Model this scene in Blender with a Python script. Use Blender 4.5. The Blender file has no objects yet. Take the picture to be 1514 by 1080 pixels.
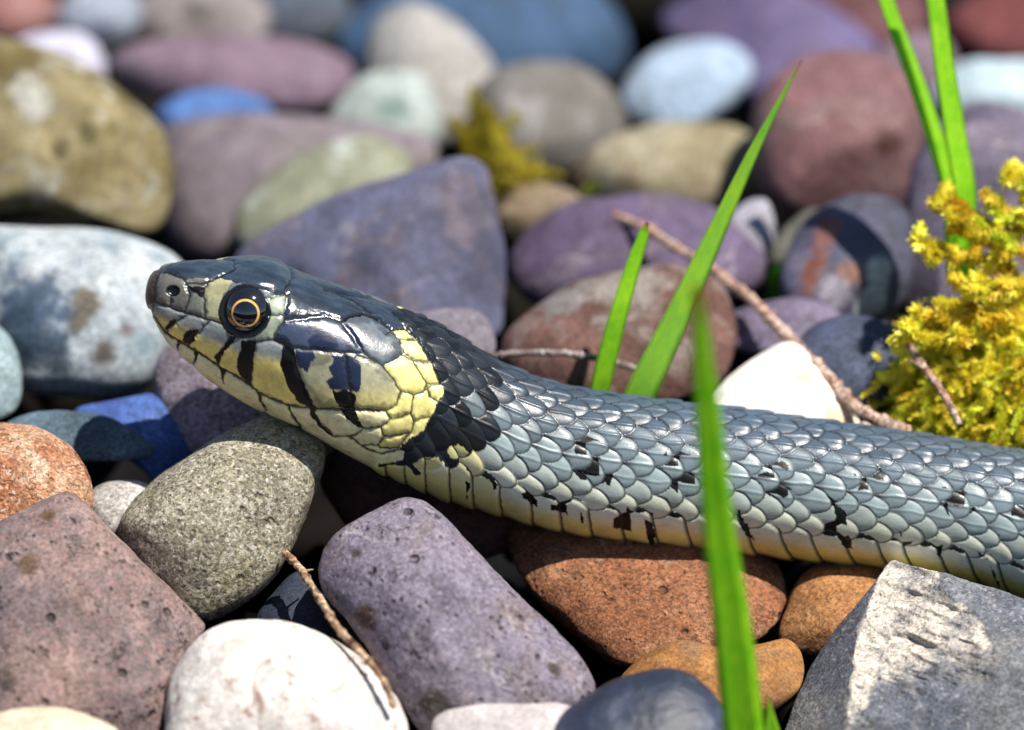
import bpy, math, random
import numpy as np
from mathutils import Vector

# ------------------------------------------------------------------ camera, world, sun, exposure
S = 0.000075            # metres per photo pixel (1514 px wide) at the focus distance
DIST = 1.0              # camera to focus plane
PITCH = math.radians(22.0)
CX, CY = 757.0, 540.0
CP, SP = math.cos(PITCH), math.sin(PITCH)
FWD = np.array([0.0, CP, -SP]); UP = np.array([0.0, SP, CP]); RIGHT = np.array([1.0, 0.0, 0.0])
CAM = -DIST * FWD

scene = bpy.context.scene
COL = scene.collection
cam_data = bpy.data.cameras.new('camera')
cam = bpy.data.objects.new('camera', cam_data); COL.objects.link(cam)
cam.location = CAM
cam.rotation_euler = (math.pi / 2 - PITCH, 0, 0)
cam_data.sensor_width = 36.0
cam_data.lens = 36.0 * DIST / (1514 * S)
cam_data.clip_start = 0.05; cam_data.clip_end = 200.0
cam_data.dof.use_dof = True
cam_data.dof.focus_distance = DIST - 0.006
cam_data.dof.aperture_fstop = (cam_data.lens / 1000.0) / 0.026
scene.camera = cam
scene.render.resolution_x, scene.render.resolution_y = 1024, 730

SUN_EL, SUN_AZ = math.radians(65), math.radians(116)     # azimuth measured from +Y (away from camera) towards +X
world = bpy.data.worlds.new('World'); scene.world = world; world.use_nodes = True
wn = world.node_tree; bg = wn.nodes['Background']
sky = wn.nodes.new('ShaderNodeTexSky'); sky.sky_type = 'NISHITA'; sky.sun_disc = False
sky.sun_elevation = SUN_EL; sky.sun_rotation = SUN_AZ
sky.air_density = 1.0; sky.dust_density = 0.4; sky.ozone_density = 2.0
wn.links.new(sky.outputs[0], bg.inputs[0]); bg.inputs[1].default_value = 0.065
sun_d = bpy.data.lights.new('sun', 'SUN'); sun_d.energy = 5.0; sun_d.angle = math.radians(0.5); sun_d.color = (1.0, 0.95, 0.86)
sun = bpy.data.objects.new('sun', sun_d); COL.objects.link(sun)
to_sun = Vector((math.sin(SUN_AZ) * math.cos(SUN_EL), math.cos(SUN_AZ) * math.cos(SUN_EL), math.sin(SUN_EL)))
sun.rotation_euler = to_sun.to_track_quat('Z', 'Y').to_euler()
scene.view_settings.view_transform = 'Standard'; scene.view_settings.look = 'None'
scene.view_settings.gamma = 1.0; scene.view_settings.exposure = 0.66
scene.render.engine = 'CYCLES'
cy = scene.cycles
cy.use_denoising = True
cy.max_bounces = 6; cy.diffuse_bounces = 3; cy.glossy_bounces = 3; cy.transmission_bounces = 4; cy.transparent_max_bounces = 6
cy.caustics_reflective = False; cy.caustics_refractive = False
cy.sample_clamp_indirect = 8.0

# ------------------------------------------------------------------ helpers
def W(px, py, d=0.0):
    """photo pixel at depth d (metres behind the focus plane) -> world point"""
    k = (DIST + d) / DIST * S
    px = np.asarray(px, float); py = np.asarray(py, float); d = np.asarray(d, float)
    return (CAM + np.multiply.outer(DIST + d, FWD) + np.multiply.outer((px - CX) * k, RIGHT) + np.multiply.outer((CY - py) * k, UP))

def PX(P):
    """world points (n,3) -> photo pixels"""
    q = P - CAM
    dep = q @ FWD
    return CX + (q @ RIGHT) / dep * DIST / S, CY - (q @ UP) / dep * DIST / S

def lin(c):
    c = np.asarray(c, float) / 255.0
    return np.where(c <= 0.04045, c / 12.92, ((c + 0.055) / 1.055) ** 2.4)

def pchip(x, xp, yp):
    xp = np.asarray(xp, float); yp = np.asarray(yp, float); x = np.asarray(x, float)
    h = np.diff(xp); dl = np.diff(yp) / h
    m = np.zeros_like(xp); m[0] = dl[0]; m[-1] = dl[-1]
    w1 = 2 * h[1:] + h[:-1]; w2 = h[1:] + 2 * h[:-1]
    ok = dl[:-1] * dl[1:] > 0
    a = np.where(ok, dl[:-1], 1.0); b = np.where(ok, dl[1:], 1.0)
    m[1:-1] = np.where(ok, (w1 + w2) / (w1 / a + w2 / b), 0)
    x = np.clip(x, xp[0], xp[-1])
    i = np.clip(np.searchsorted(xp, x) - 1, 0, len(h) - 1)
    t = (x - xp[i]) / h[i]
    return ((1 + 2 * t) * (1 - t) ** 2 * yp[i] + t * (1 - t) ** 2 * h[i] * m[i] + t * t * (3 - 2 * t) * yp[i + 1] + t * t * (t - 1) * h[i] * m[i + 1])

def sstep(a, b, x):
    t = np.clip((x - a) / (b - a), 0, 1); return t * t * (3 - 2 * t)

def mesh_obj(name, V, F, mat=None, parent=None, smooth=True, origin=None, col=None, attrs=None):
    V = np.asarray(V, float)
    if origin is not None: V = V - origin
    me = bpy.data.meshes.new(name)
    if isinstance(F, np.ndarray):
        n, k = F.shape
        me.vertices.add(len(V)); me.vertices.foreach_set('co', V.astype(np.float32).ravel())
        me.loops.add(n * k); me.loops.foreach_set('vertex_index', F.astype(np.int32).ravel())
        me.polygons.add(n); me.polygons.foreach_set('loop_start', (np.arange(n) * k).astype(np.int32))
        me.update(calc_edges=True); me.validate()
    else:
        me.from_pydata([tuple(v) for v in V], [], F)
    if smooth: me.polygons.foreach_set('use_smooth', np.ones(len(me.polygons), bool))
    if col is not None:
        a = me.color_attributes.new('tint', 'FLOAT_COLOR', 'POINT')
        c4 = np.ones((len(V), 4), np.float32); c4[:, :3] = col; a.data.foreach_set('color', c4.ravel())
    for k, v in (attrs or {}).items():
        a = me.attributes.new(k, 'FLOAT', 'POINT'); a.data.foreach_set('value', np.asarray(v, np.float32))
    if mat: me.materials.append(mat)
    ob = bpy.data.objects.new(name, me); COL.objects.link(ob)
    if origin is not None: ob.location = origin
    if parent is not None:
        ob.parent = parent
        if origin is not None: ob.location = Vector(origin) - parent.location
    return ob

def tag(o, label=None, cat=None, group=None, kind=None):
    if label: o['label'] = label
    if cat: o['category'] = cat
    if group: o['group'] = group
    if kind: o['kind'] = kind
    return o

def grid_faces(nu, nv, closed_v=True):
    i = np.arange(nu - 1)[:, None]; j = np.arange(nv if closed_v else nv - 1)[None, :]
    j2 = (j + 1) % nv
    return np.stack([i * nv + j, (i + 1) * nv + j, (i + 1) * nv + j2, i * nv + j2], -1).reshape(-1, 4)

# cheap smooth value noise on points
_r = np.random.RandomState(5); _LAT = _r.rand(32, 32, 32)
def vnoise(P, scale, off=0.0):
    q = P * scale + off * 7.31
    i = np.floor(q).astype(int); f = q - i; f = f * f * (3 - 2 * f)
    o = 0
    for a in (0, 1):
        for b in (0, 1):
            for c in (0, 1):
                w = (f[:, 0] if a else 1 - f[:, 0]) * (f[:, 1] if b else 1 - f[:, 1]) * (f[:, 2] if c else 1 - f[:, 2])
                o = o + w * _LAT[(i[:, 0] + a) % 32, (i[:, 1] + b) % 32, (i[:, 2] + c) % 32]
    return o * 2 - 1
def fbm(P, scale, off=0.0, oct=4):
    o = 0; a = 1.0
    for k in range(oct):
        o = o + a * vnoise(P, scale * 2 ** k, off + k * 3.7); a *= 0.5
    return o

# ------------------------------------------------------------------ materials
class NT:
    def __init__(s, name):
        s.m = bpy.data.materials.new(name); s.m.use_nodes = True
        s.t = s.m.node_tree; s.n = s.t.nodes; s.l = s.t.links
        s.b = s.n['Principled BSDF']; s.out = s.n['Material Output']
    def node(s, t, **kw):
        n = s.n.new(t)
        for k, v in kw.items(): setattr(n, k, v)
        return n
    def link(s, a, b): s.l.new(a, b)
    def setv(s, sock, v):
        if hasattr(v, 'is_linked'): s.l.new(v, sock)
        else: sock.default_value = v
    def noise(s, vec, scale, detail=4, rough=0.55, dist=0.0):
        n = s.node('ShaderNodeTexNoise'); n.inputs['Scale'].default_value = scale; n.inputs['Detail'].default_value = detail
        n.inputs['Roughness'].default_value = rough; n.inputs['Distortion'].default_value = dist
        s.l.new(vec, n.inputs['Vector']); return n.outputs['Fac']
    def rng(s, x, a, b, lo=0.0, hi=1.0, smooth=True):
        n = s.node('ShaderNodeMapRange'); n.interpolation_type = 'SMOOTHSTEP' if smooth else 'LINEAR'
        s.setv(n.inputs['Value'], x); n.inputs['From Min'].default_value = a; n.inputs['From Max'].default_value = b
        n.inputs['To Min'].default_value = lo; n.inputs['To Max'].default_value = hi; return n.outputs['Result']
    def mix(s, f, a, b, mode='MIX'):
        n = s.node('ShaderNodeMix', data_type='RGBA', blend_type=mode)
        s.setv(n.inputs[0], f)
        for sock, v in ((n.inputs[6], a), (n.inputs[7], b)):
            if hasattr(v, 'is_linked'): s.l.new(v, sock)
            else: sock.default_value = (*[float(q) for q in v], 1.0)
        return n.outputs[2]
    def math(s, op, a, b=0.0):
        n = s.node('ShaderNodeMath', operation=op); s.setv(n.inputs[0], a); s.setv(n.inputs[1], b); return n.outputs[0]

def stone_mat(name, c1, c2, c3=None, speck=None, speck_amt=0.0, pits=0.0, rough=0.75, big=60, grain=0.35, k=0.60, seed=0, stains=None,
              stain_col=None, stain_amt=0.0, patches=(), bump=0.5, spec=0.3, fine=2500, sat=0.82, fresh=None):
    """c1..c3 in photo sRGB; patches: (x,y,z metres rel. to origin, radius, sRGB)"""
    t = NT(name)
    tc = t.node('ShaderNodeTexCoord'); mp = t.node('ShaderNodeMapping')
    mp.inputs['Location'].default_value = (seed * 0.37 % 1.0, seed * 0.71 % 1.0, seed * 0.13 % 1.0)
    t.link(tc.outputs['Object'], mp.inputs[0]); v = mp.outputs[0]
    def C(c):
        q = lin(c); g_ = q @ np.array([0.25, 0.6, 0.15])
        q = (g_ + (q - g_) * sat) * np.array([1.02, 0.985, 0.97])
        return q * k
    n1 = t.noise(v, big, 6, 0.6, 0.3)
    col = t.mix(t.rng(n1, 0.36, 0.64), C(c1), C(c2))
    if c3 is not None:
        n2 = t.noise(v, big * 2.3, 5, 0.6, 0.6)
        col = t.mix(t.rng(n2, 0.5, 0.68), col, C(c3))
    if patches:
        dots = []
        for ax in (RIGHT, UP):
            vm = t.node('ShaderNodeVectorMath', operation='DOT_PRODUCT'); t.link(tc.outputs['Object'], vm.inputs[0]); vm.inputs[1].default_value = tuple(ax); dots.append(vm.outputs['Value'])
        cx3 = t.node('ShaderNodeCombineXYZ'); t.link(dots[0], cx3.inputs[0]); t.link(dots[1], cx3.inputs[1])
        wn1 = t.noise(v, 230, 5, 0.65)
    for (x, y, r, pc) in patches:
        r = r * S
        vm = t.node('ShaderNodeVectorMath', operation='DISTANCE'); t.link(cx3.outputs[0], vm.inputs[0])
        vm.inputs[1].default_value = (x * S, -y * S, 0)
        wob = t.math('MULTIPLY_ADD', wn1, r * 3.2)
        wob.node.inputs[2].default_value = -r * 1.6
        dd = t.math('ADD', vm.outputs['Value'], wob)
        col = t.mix(t.rng(dd, r * 0.4, r * 1.2, 0.9, 0), col, C(pc))
    if int(seed * 10) % 3 == 0 and seed > 0:
        vn = t.math('ABSOLUTE', t.math('SUBTRACT', t.noise(v, 38, 3, 0.5, 0.8), 0.5))
        col = t.mix(t.math('MULTIPLY', t.rng(vn, 0.001, 0.006, 1, 0), t.rng(t.noise(v, 200, 3), 0.44, 0.58, 0, 0.35)), col, C((214, 208, 202)))
    mo_ = t.noise(v, 330, 6, 0.65, 0.5)
    col = t.mix(1.0, col, t.mix(t.rng(mo_, 0.3, 0.7), (0.74, 0.73, 0.71), (1.16, 1.16, 1.17)), 'MULTIPLY')
    g = t.noise(v, fine, 5, 0.7)
    vg = t.node('ShaderNodeTexVoronoi'); vg.inputs['Scale'].default_value = fine * 1.5; t.link(v, vg.inputs['Vector'])
    sg = t.node('ShaderNodeSeparateColor'); t.link(vg.outputs['Color'], sg.inputs[0])
    g = t.math('ADD', t.math('MULTIPLY', g, 0.6), t.math('MULTIPLY', sg.outputs[0], 0.4))
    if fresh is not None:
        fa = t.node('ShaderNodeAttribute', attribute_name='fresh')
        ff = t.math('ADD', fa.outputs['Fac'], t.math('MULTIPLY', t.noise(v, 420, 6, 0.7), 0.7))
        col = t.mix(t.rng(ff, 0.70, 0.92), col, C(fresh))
    col = t.mix(1.0, col, t.mix(t.rng(g, 0.25, 0.75, 0, 1, False), (1 - 1.35 * grain,) * 3, (1 + 1.35 * grain,) * 3), 'MULTIPLY')
    if speck is not None and speck_amt > 0:
        v2 = t.node('ShaderNodeTexVoronoi'); v2.inputs['Scale'].default_value = fine * 1.0; t.link(v, v2.inputs['Vector'])
        s2 = t.node('ShaderNodeSeparateColor'); t.link(v2.outputs['Color'], s2.inputs[0])
        pick = t.rng(s2.outputs[1], 0.93 - speck_amt * 0.16, 0.96 - speck_amt * 0.16)
        pick = t.math('MULTIPLY', pick, t.rng(t.noise(v, fine * 1.7, 2, 0.5), 0.38, 0.58))
        col = t.mix(t.math('MULTIPLY', pick, 0.75), col, C(speck))
        pick2 = t.math('MULTIPLY', t.rng(s2.outputs[2], 0.90 - speck_amt * 0.1, 0.94 - speck_amt * 0.1), t.rng(t.noise(v, fine * 1.3, 2, 0.5), 0.42, 0.6))
        col = t.mix(t.math('MULTIPLY', pick2, 0.6), col, C((60, 54, 48)))
    if stain_col is not None and stain_amt > 0:
        g3 = t.noise(v, 190, 8, 0.72, 1.5)
        col = t.mix(t.rng(g3, 0.66 - stain_amt * 0.12, 0.76 - stain_amt * 0.12, 0, 0.8), col, C(stain_col))
    hb = t.math('MULTIPLY', t.noise(v, fine * 0.3, 6, 0.7), 1.0)
    if pits > 0:
        vo = t.node('ShaderNodeTexVoronoi'); vo.inputs['Scale'].default_value = 330; vo.inputs['Randomness'].default_value = 1.0
        dv = t.node('ShaderNodeMixRGB'); dv.inputs[0].default_value = 0.002
        t.link(v, vo.inputs['Vector'])
        sel = t.rng(t.noise(v, 260, 3, 0.6), 0.47, 0.54)
        pit = t.math('MULTIPLY', t.rng(vo.outputs['Distance'], 0.12, 0.24, 1, 0), sel)
        vo2 = t.node('ShaderNodeTexVoronoi'); vo2.inputs['Scale'].default_value = 900; t.link(v, vo2.inputs['Vector'])
        sel2 = t.rng(t.noise(v, 300, 3, 0.6, 0.4), 0.46, 0.60)
        pit2 = t.math('MULTIPLY', t.rng(vo2.outputs['Distance'], 0.10, 0.30, 1, 0), sel2)
        pit = t.math('MAXIMUM', pit, t.math('MULTIPLY', pit2, 0.8))
        crk = t.math('ABSOLUTE', t.math('SUBTRACT', t.noise(v, 70, 5, 0.55, 0.6), 0.5))
        pit = t.math('MAXIMUM', pit, t.math('MULTIPLY', t.rng(crk, 0.0, 0.006, 1, 0), t.rng(t.noise(v, 120, 2), 0.5, 0.6, 0, 0.5)))
        col = t.mix(t.math('MULTIPLY', pit, 0.75 * pits), col, C((52, 44, 34)))
        hb = t.math('SUBTRACT', hb, t.math('MULTIPLY', pit, 1.6 * pits))
    t.link(col, t.b.inputs['Base Color'])
    t.b.inputs['Roughness'].default_value = rough; t.b.inputs['Specular IOR Level'].default_value = spec
    bp = t.node('ShaderNodeBump'); bp.inputs['Strength'].default_value = bump; bp.inputs['Distance'].default_value = 0.0006
    t.link(hb, bp.inputs['Height']); t.link(bp.outputs[0], t.b.inputs['Normal'])
    return t.m

def leaf_mat(name, ca, cb, trans=0.45, scale=400, rough=0.4, k=1.0, stripe=False):
    t = NT(name); tc = t.node('ShaderNodeTexCoord')
    if stripe:
        at = t.node('ShaderNodeAttribute', attribute_name='across'); cb3 = t.node('ShaderNodeCombineXYZ')
        al = t.node('ShaderNodeAttribute', attribute_name='along')
        t.link(at.outputs['Fac'], cb3.inputs[0]); t.link(t.math('MULTIPLY', al.outputs['Fac'], 0.35), cb3.inputs[1])
        n = t.noise(cb3.outputs[0], 14, 3, 0.6); n2 = t.noise(tc.outputs['Object'], 260, 4, 0.6)
        f = t.math('ADD', t.math('MULTIPLY', n, 0.55), t.math('MULTIPLY', n2, 0.45))
    else:
        f = t.noise(tc.outputs['Object'], scale, 4, 0.6)
    col = t.mix(t.rng(f, 0.38, 0.62), lin(ca) * k, lin(cb) * k)
    if stripe:
        sp_ = t.rng(t.noise(tc.outputs['Object'], 900, 3, 0.6), 0.68, 0.74); col = t.mix(t.math('MULTIPLY', sp_, 0.6), col, lin((120,110,50)))
        rib = t.math('SINE', t.math('MULTIPLY', at.outputs['Fac'], 62.0)); bpg = t.node('ShaderNodeBump'); bpg.inputs['Strength'].default_value = 0.5; bpg.inputs['Distance'].default_value = 0.0001
        t.link(rib, bpg.inputs['Height']); t.link(bpg.outputs[0], t.b.inputs['Normal'])
        col = t.mix(t.rng(rib, -1, 1, 0.0, 0.25), col, lin(ca) * k * 0.45)
        col = t.mix(t.rng(al.outputs['Fac'], 5.6, 6.0), col, lin((190,160,60)))
    t.link(col, t.b.inputs['Base Color']); t.b.inputs['Roughness'].default_value = rough
    tr = t.node('ShaderNodeBsdfTranslucent'); t.link(col, tr.inputs['Color'])
    mx = t.node('ShaderNodeMixShader'); mx.inputs[0].default_value = trans
    t.link(t.b.outputs[0], mx.inputs[1]); t.link(tr.outputs[0], mx.inputs[2]); t.link(mx.outputs[0], t.out.inputs['Surface'])
    return t.m

# ------------------------------------------------------------------ ground
def ground_z(Y):
    return np.interp(Y, [-3, -0.14, -0.06, -0.01, 0.03, 0.12, 0.4, 3], [-0.074, -0.064, -0.052, -0.042, -0.034, -0.028, -0.028, -0.03])
gx = np.concatenate([-np.geomspace(60, 0.3, 14), np.linspace(-0.25, 0.25, 60), np.geomspace(0.3, 60, 14)])
gy = np.concatenate([-np.geomspace(60, 0.3, 14), np.linspace(-0.25, 0.35, 70), np.geomspace(0.4, 60, 14)])
GX, GY = np.meshgrid(gx, gy, indexing='ij')
GZ = ground_z(GY); PP = np.stack([GX, GY, GZ], -1).reshape(-1, 3)
near = np.exp(-(PP[:, 0] ** 2 + PP[:, 1] ** 2) / 0.3)
PP[:, 2] += 0.003 * fbm(PP, 60, 1) * near
gm = stone_mat('soil', (36, 30, 26), (24, 21, 19), (44, 38, 30), grain=0.5, big=90, rough=1.0, k=0.55, spec=0.0)
tag(mesh_obj('ground', PP, grid_faces(len(gx), len(gy), False), gm), kind='structure')

# ------------------------------------------------------------------ stones
def spline_closed(pts, n, corner=0.0):
    P = np.array(pts, float); m = len(P)
    nxt = np.roll(P, -1, 0); L = np.linalg.norm(nxt - P, axis=1); cum = np.concatenate([[0], np.cumsum(L)])
    t = np.linspace(0, cum[-1], n, endpoint=False)
    i = np.clip(np.searchsorted(cum, t, side='right') - 1, 0, m - 1); f = ((t - cum[i]) / L[i])[:, None]
    p0, p1, p2, p3 = P[(i - 1) % m], P[i], P[(i + 1) % m], P[(i + 2) % m]
    cr = 0.5 * (2 * p1 + (p2 - p0) * f + (2 * p0 - 5 * p1 + 4 * p2 - p3) * f ** 2 + (3 * p1 - p0 - 3 * p2 + p3) * f ** 3)
    ln = p1 + (p2 - p1) * f
    return cr * (1 - corner) + ln * corner

STONES = {}
def stone(label, pts, d, mat, T=0.8, tilt=0.5, e=0.85, corner=0.0, lump=0.02, rough_geo=0.0, res=(110, 56), facets=(), seed=0, name='pebble', cat='stone',
          group='pebbles of the stony bed', lean=0.0, front=None, fresh=None):
    nu, nv = res
    out = spline_closed(pts, nu, corner)
    c = (out.min(0) + out.max(0)) / 2
    rel = (out - c) * S * (DIST + d) / DIST
    ext = np.ptp(rel, axis=0) / 2
    th = T * ext.min()
    ph = np.linspace(-np.pi / 2, np.pi / 2, nv)
    r = np.abs(np.cos(ph)) ** e; z = np.sign(np.sin(ph)) * np.abs(np.sin(ph)) ** e * th
    X = r[:, None] * rel[None, :, 0]; Y = -r[:, None] * rel[None, :, 1]; Z = np.repeat(z[:, None], nu, 1)   # X right, Y up, Z away
    Z = Z + tilt * Y + lean * X
    if front is not None:
        rl = np.where(ph < 0, 1 + ph / (np.pi / 2), np.cos(ph))
        X = rl[:, None] * rel[None, :, 0]; Y = -rl[:, None] * rel[None, :, 1]
        kx = S * (DIST + d) / DIST
        zf = front(c[0] + X / kx, c[1] - Y / kx) * S
        zr = front(out[:, 0], out[:, 1]) * S
        back = np.sin(np.clip(ph, 0, None))[:, None] * th
        q = np.cos(np.clip(ph, 0, None))[:, None]
        Z = np.where(ph[:, None] < 0, zf, zr[None] * q + zr.mean() * (1 - q) + back)
    for (nx, ny, nz, off, kk) in facets:          # off in fraction of the half extents along the normal; z towards camera is negative
        n = np.array([nx, ny, -nz], float); n /= np.linalg.norm(n)
        h = X * n[0] + Y * n[1] + Z * n[2]
        lim = off * h.max(); ex = np.clip(h - lim, 0, None) * kk
        X = X - n[0] * ex; Y = Y - n[1] * ex; Z = Z - n[2] * ex
    rr = np.random.RandomState(seed * 13 + 5)
    if front is None:
        for q in range(5):
            n = np.array([rr.uniform(-1, 1), rr.uniform(-0.6, 1), -rr.uniform(0.35, 1.1)]); n /= np.linalg.norm(n)
            h = X * n[0] + Y * n[1] + Z * n[2]; lim = rr.uniform(0.66, 0.86) * h.max(); w_ = 0.10 * h.max()
            ex = np.where(h > lim + w_, h - lim - w_ / 2, np.where(h > lim - w_, (h - lim + w_) ** 2 / (4 * w_) * 0.5, 0)) * rr.uniform(0.3, 0.7)
            Z = Z - n[2] * ex * 1.4; Y = Y - 0.35 * n[1] * ex; X = X - 0.35 * n[0] * ex
    C = W(c[0], c[1], d)
    L = np.stack([X, Y, Z], -1).reshape(-1, 3)
    P = L[:, :1] * RIGHT + L[:, 1:2] * UP + L[:, 2:3] * FWD
    size = ext.mean()
    nrm = P / (np.linalg.norm(P, axis=1, keepdims=True) + 1e-9)
    P = P + nrm * (1.7 * lump * size * fbm(P / size, 1.3, seed + 1, 4))[:, None]
    if rough_geo > 0:
        P = P + nrm * (rough_geo * 0.0014 * fbm(P, 500, seed + 2, 4))[:, None]
    F = grid_faces(nv, nu, True)
    at_ = None
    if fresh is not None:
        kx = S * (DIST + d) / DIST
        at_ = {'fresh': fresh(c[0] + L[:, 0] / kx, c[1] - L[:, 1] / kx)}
    ob = mesh_obj(name, P + C, F, mat, origin=C, attrs=at_)
    tag(ob, label, cat, group)
    STONES[label] = ob
    return ob

_sd = [0]
def SM(*a, **k):
    _sd[0] += 1
    return stone_mat('stone_%02d' % _sd[0], *a, seed=_sd[0] * 1.7, **k)

mm = 0.001
R = (84, 44); RF = (190, 100)
# -- far rows
stone('olive tan boulder-like pebble, biggest of the blurred ones, above the pale blue stone',
      [(-60,60),(60,68),(130,95),(200,150),(245,200),(256,260),(245,320),(220,345),(150,335),(60,318),(-40,310),(-90,200)], 58*mm,
      SM((172,160,112),(120,104,42),(190,192,178), big=70, patches=((-33,-52,46,(196,200,190)),(57,3,15,(88,84,30)),(12,26,13,(96,84,36)),(90,-10,14,(120,110,50)))), T=0.9, res=R, seed=1)
stone('pale blue white stone with brown hollows and a blue grey patch, facing the snake snout',
      [(-60,345),(60,338),(150,340),(230,360),(275,395),(285,450),(262,510),(230,560),(190,585),(130,592),(60,585),(20,570),(-60,540)], 32*mm,
      SM((202,212,218),(176,192,202),(146,170,184), big=80, sat=0.9, k=0.66, patches=((23,-15,26,(104,92,66)),(16,18,22,(104,92,66)),(53,65,28,(96,80,68)),(90,30,14,(120,110,110)),(-57,-8,66,(62,88,124)),(-75,40,56,(48,72,98)),(-40,60,50,(60,84,104)))), T=0.8, tilt=0.35, res=R, seed=2)
stone('pale blue grey pebble beside the blue white stone with brown hollows',
      [(-60,470),(-5,480),(25,525),(33,580),(20,612),(-20,625),(-60,610)], 20*mm, SM((160,190,198),(120,152,168)), res=R, seed=3)
stone('wide mauve grey stone between the olive tan pebble and the pale green one',
      [(235,200),(270,175),(380,168),(480,176),(560,186),(640,205),(640,260),(560,330),(420,378),(300,388),(255,362),(240,300)], 76*mm,
      SM((146,134,146),(122,110,124),(150,140,142)), T=0.7, res=R, seed=4)
stone('pale green grey rounded pebble behind the blue violet angular stone',
      [(345,330),(370,285),(420,240),(480,212),(540,200),(590,215),(612,245),(590,300),(510,350),(420,380),(360,372)], 64*mm,
      SM((176,184,162),(150,156,126),(192,204,196)), T=0.8, res=R, seed=5)
stone('large blue violet angular stone rising behind the snake head',
      [(348,378),(420,328),(500,290),(580,262),(650,236),(688,230),(718,246),(736,300),(750,370),(754,440),(738,495),(650,515),(540,500),(430,460),(360,415)], 38*mm,
      SM((112,118,158),(90,92,124),(126,116,134), sat=0.8, k=0.62, big=75, grain=0.25), T=0.75, tilt=0.35, e=0.7, corner=0.25, res=(120,60), facets=((0.7,0.15,0.75,0.62,0.9),(-0.35,0.55,0.8,0.72,0.85)), seed=6)
stone('long flat mauve slab stone high behind the small vivid blue pebble',
      [(155,98),(200,66),(300,54),(420,58),(500,80),(522,112),(500,148),(440,166),(340,162),(240,148),(180,128)], 92*mm,
      SM((150,124,146),(126,98,122),(146,128,148)), T=0.7, res=R, seed=7)
stone('small vivid blue pebble wedged under the flat mauve slab stone',
      [(230,165),(270,138),(330,130),(390,148),(402,175),(330,196),(250,190)], 83*mm, SM((70,122,196),(50,92,158), k=0.75), res=R, seed=8)
stone('pale lavender pebble touching the top of the olive tan pebble',
      [(10,72),(60,46),(120,50),(152,82),(150,130),(110,150),(50,115)], 94*mm, SM((206,208,234),(184,184,214), k=0.75), res=R, seed=9)
stone('pinkish brown pebble in the corner beyond the olive tan pebble',
      [(-50,0),(20,-28),(78,-6),(90,30),(50,58),(-10,62),(-60,40)], 110*mm, SM((190,160,164),(160,96,86)), res=R, seed=10)
stone('grey tan hollowed stone beyond the flat mauve slab stone',
      [(180,30),(220,-14),(300,-34),(370,-14),(398,30),(372,66),(290,82),(210,72)], 112*mm, SM((180,170,172),(150,140,140), patches=((0,-4,26,(92,88,86)),)), res=R, seed=11)
stone('pale sky blue pebble between pinkish brown and grey tan stones',
      [(82,24),(120,-22),(180,-26),(212,20),(184,60),(120,62)], 106*mm, SM((170,186,206),(150,160,184)), res=R, seed=12)
stone('dark steel pebble beyond the gap next to the big slate blue stone',
      [(370,5),(420,-30),(490,-30),(520,10),(500,60),(430,70),(385,45)], 122*mm, SM((96,112,136),(60,66,78)), res=R, seed=13)
stone('big slate blue stone at the back above the grey white upright pebble',
      [(500,60),(545,0),(680,-60),(820,-60),(900,-10),(938,60),(922,115),(840,140),(720,150),(600,140),(520,110)], 116*mm,
      SM((62,108,156),(44,84,124),(70,92,112)), T=0.8, res=R, seed=14)
stone('grey white upright pebble leaning before the big slate blue stone',
      [(535,110),(545,50),(575,15),(612,5),(662,24),(704,60),(732,100),(738,155),(700,210),(620,225),(548,195)], 97*mm,
      SM((190,190,188),(168,164,158),(150,142,134), k=0.62), res=R, seed=15)
stone('pale mint pebble with a greenish centre before the grey white upright pebble',
      [(486,170),(520,125),(560,106),(612,108),(644,140),(654,195),(620,228),(540,222),(486,200)], 87*mm,
      SM((196,212,212),(178,196,192), k=0.62, patches=((20,-12,28,(118,150,140)),)), res=R, seed=16)
stone('round grey pebble with a white cap beside the dry yellow tuft',
      [(703,132),(740,100),(800,88),(862,98),(908,135),(928,178),(906,225),(860,260),(800,268),(740,245),(708,195)], 84*mm,
      SM((150,148,146),(128,124,118),(178,178,182)), T=0.95, res=R, seed=17)
stone('bright white blue oval pebble between grey and violet stones',
      [(916,152),(930,110),(970,74),(1030,58),(1082,64),(1110,90),(1106,128),(1062,172),(1000,198),(948,194)], 93*mm,
      SM((186,206,228),(164,190,218), k=0.66, sat=1.0), res=R, seed=18)
stone('elongated tan olive pebble before the bright white blue oval pebble',
      [(838,268),(868,226),(920,195),(1000,177),(1082,184),(1124,215),(1140,262),(1114,304),(1020,318),(920,310),(858,296)], 71*mm,
      SM((186,180,152),(158,148,106),(150,128,92)), res=R, seed=19)
stone('large round reddish mauve pebble behind the tall grass blades',
      [(1110,200),(1124,140),(1160,97),(1220,75),(1290,77),(1342,110),(1367,170),(1362,245),(1336,305),(1280,342),(1200,338),(1138,305),(1113,250)], 60*mm,
      SM((162,120,126),(138,92,96),(150,120,120), patches=((72,10,30,(98,58,48)),)), T=0.9, res=R, seed=20)
stone('blue violet stone behind the round reddish mauve pebble',
      [(985,10),(1080,-34),(1180,-14),(1272,40),(1294,84),(1240,155),(1150,195),(1090,160),(1056,90),(990,50)], 103*mm,
      SM((122,110,166),(96,84,128),(120,100,140)), res=R, seed=21)
stone('red brown pebble at the back above the round mauve pebble',
      [(1150,0),(1220,-44),(1320,-44),(1374,10),(1352,72),(1270,78),(1190,44)], 116*mm, SM((132,84,90),(110,62,66)), res=R, seed=22)
stone('dark red pebble at the back above the pale cyan pebble',
      [(1396,42),(1430,0),(1500,-24),(1572,10),(1574,82),(1500,100),(1428,84)], 107*mm, SM((140,66,70),(108,44,46)), res=R, seed=23)
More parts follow.
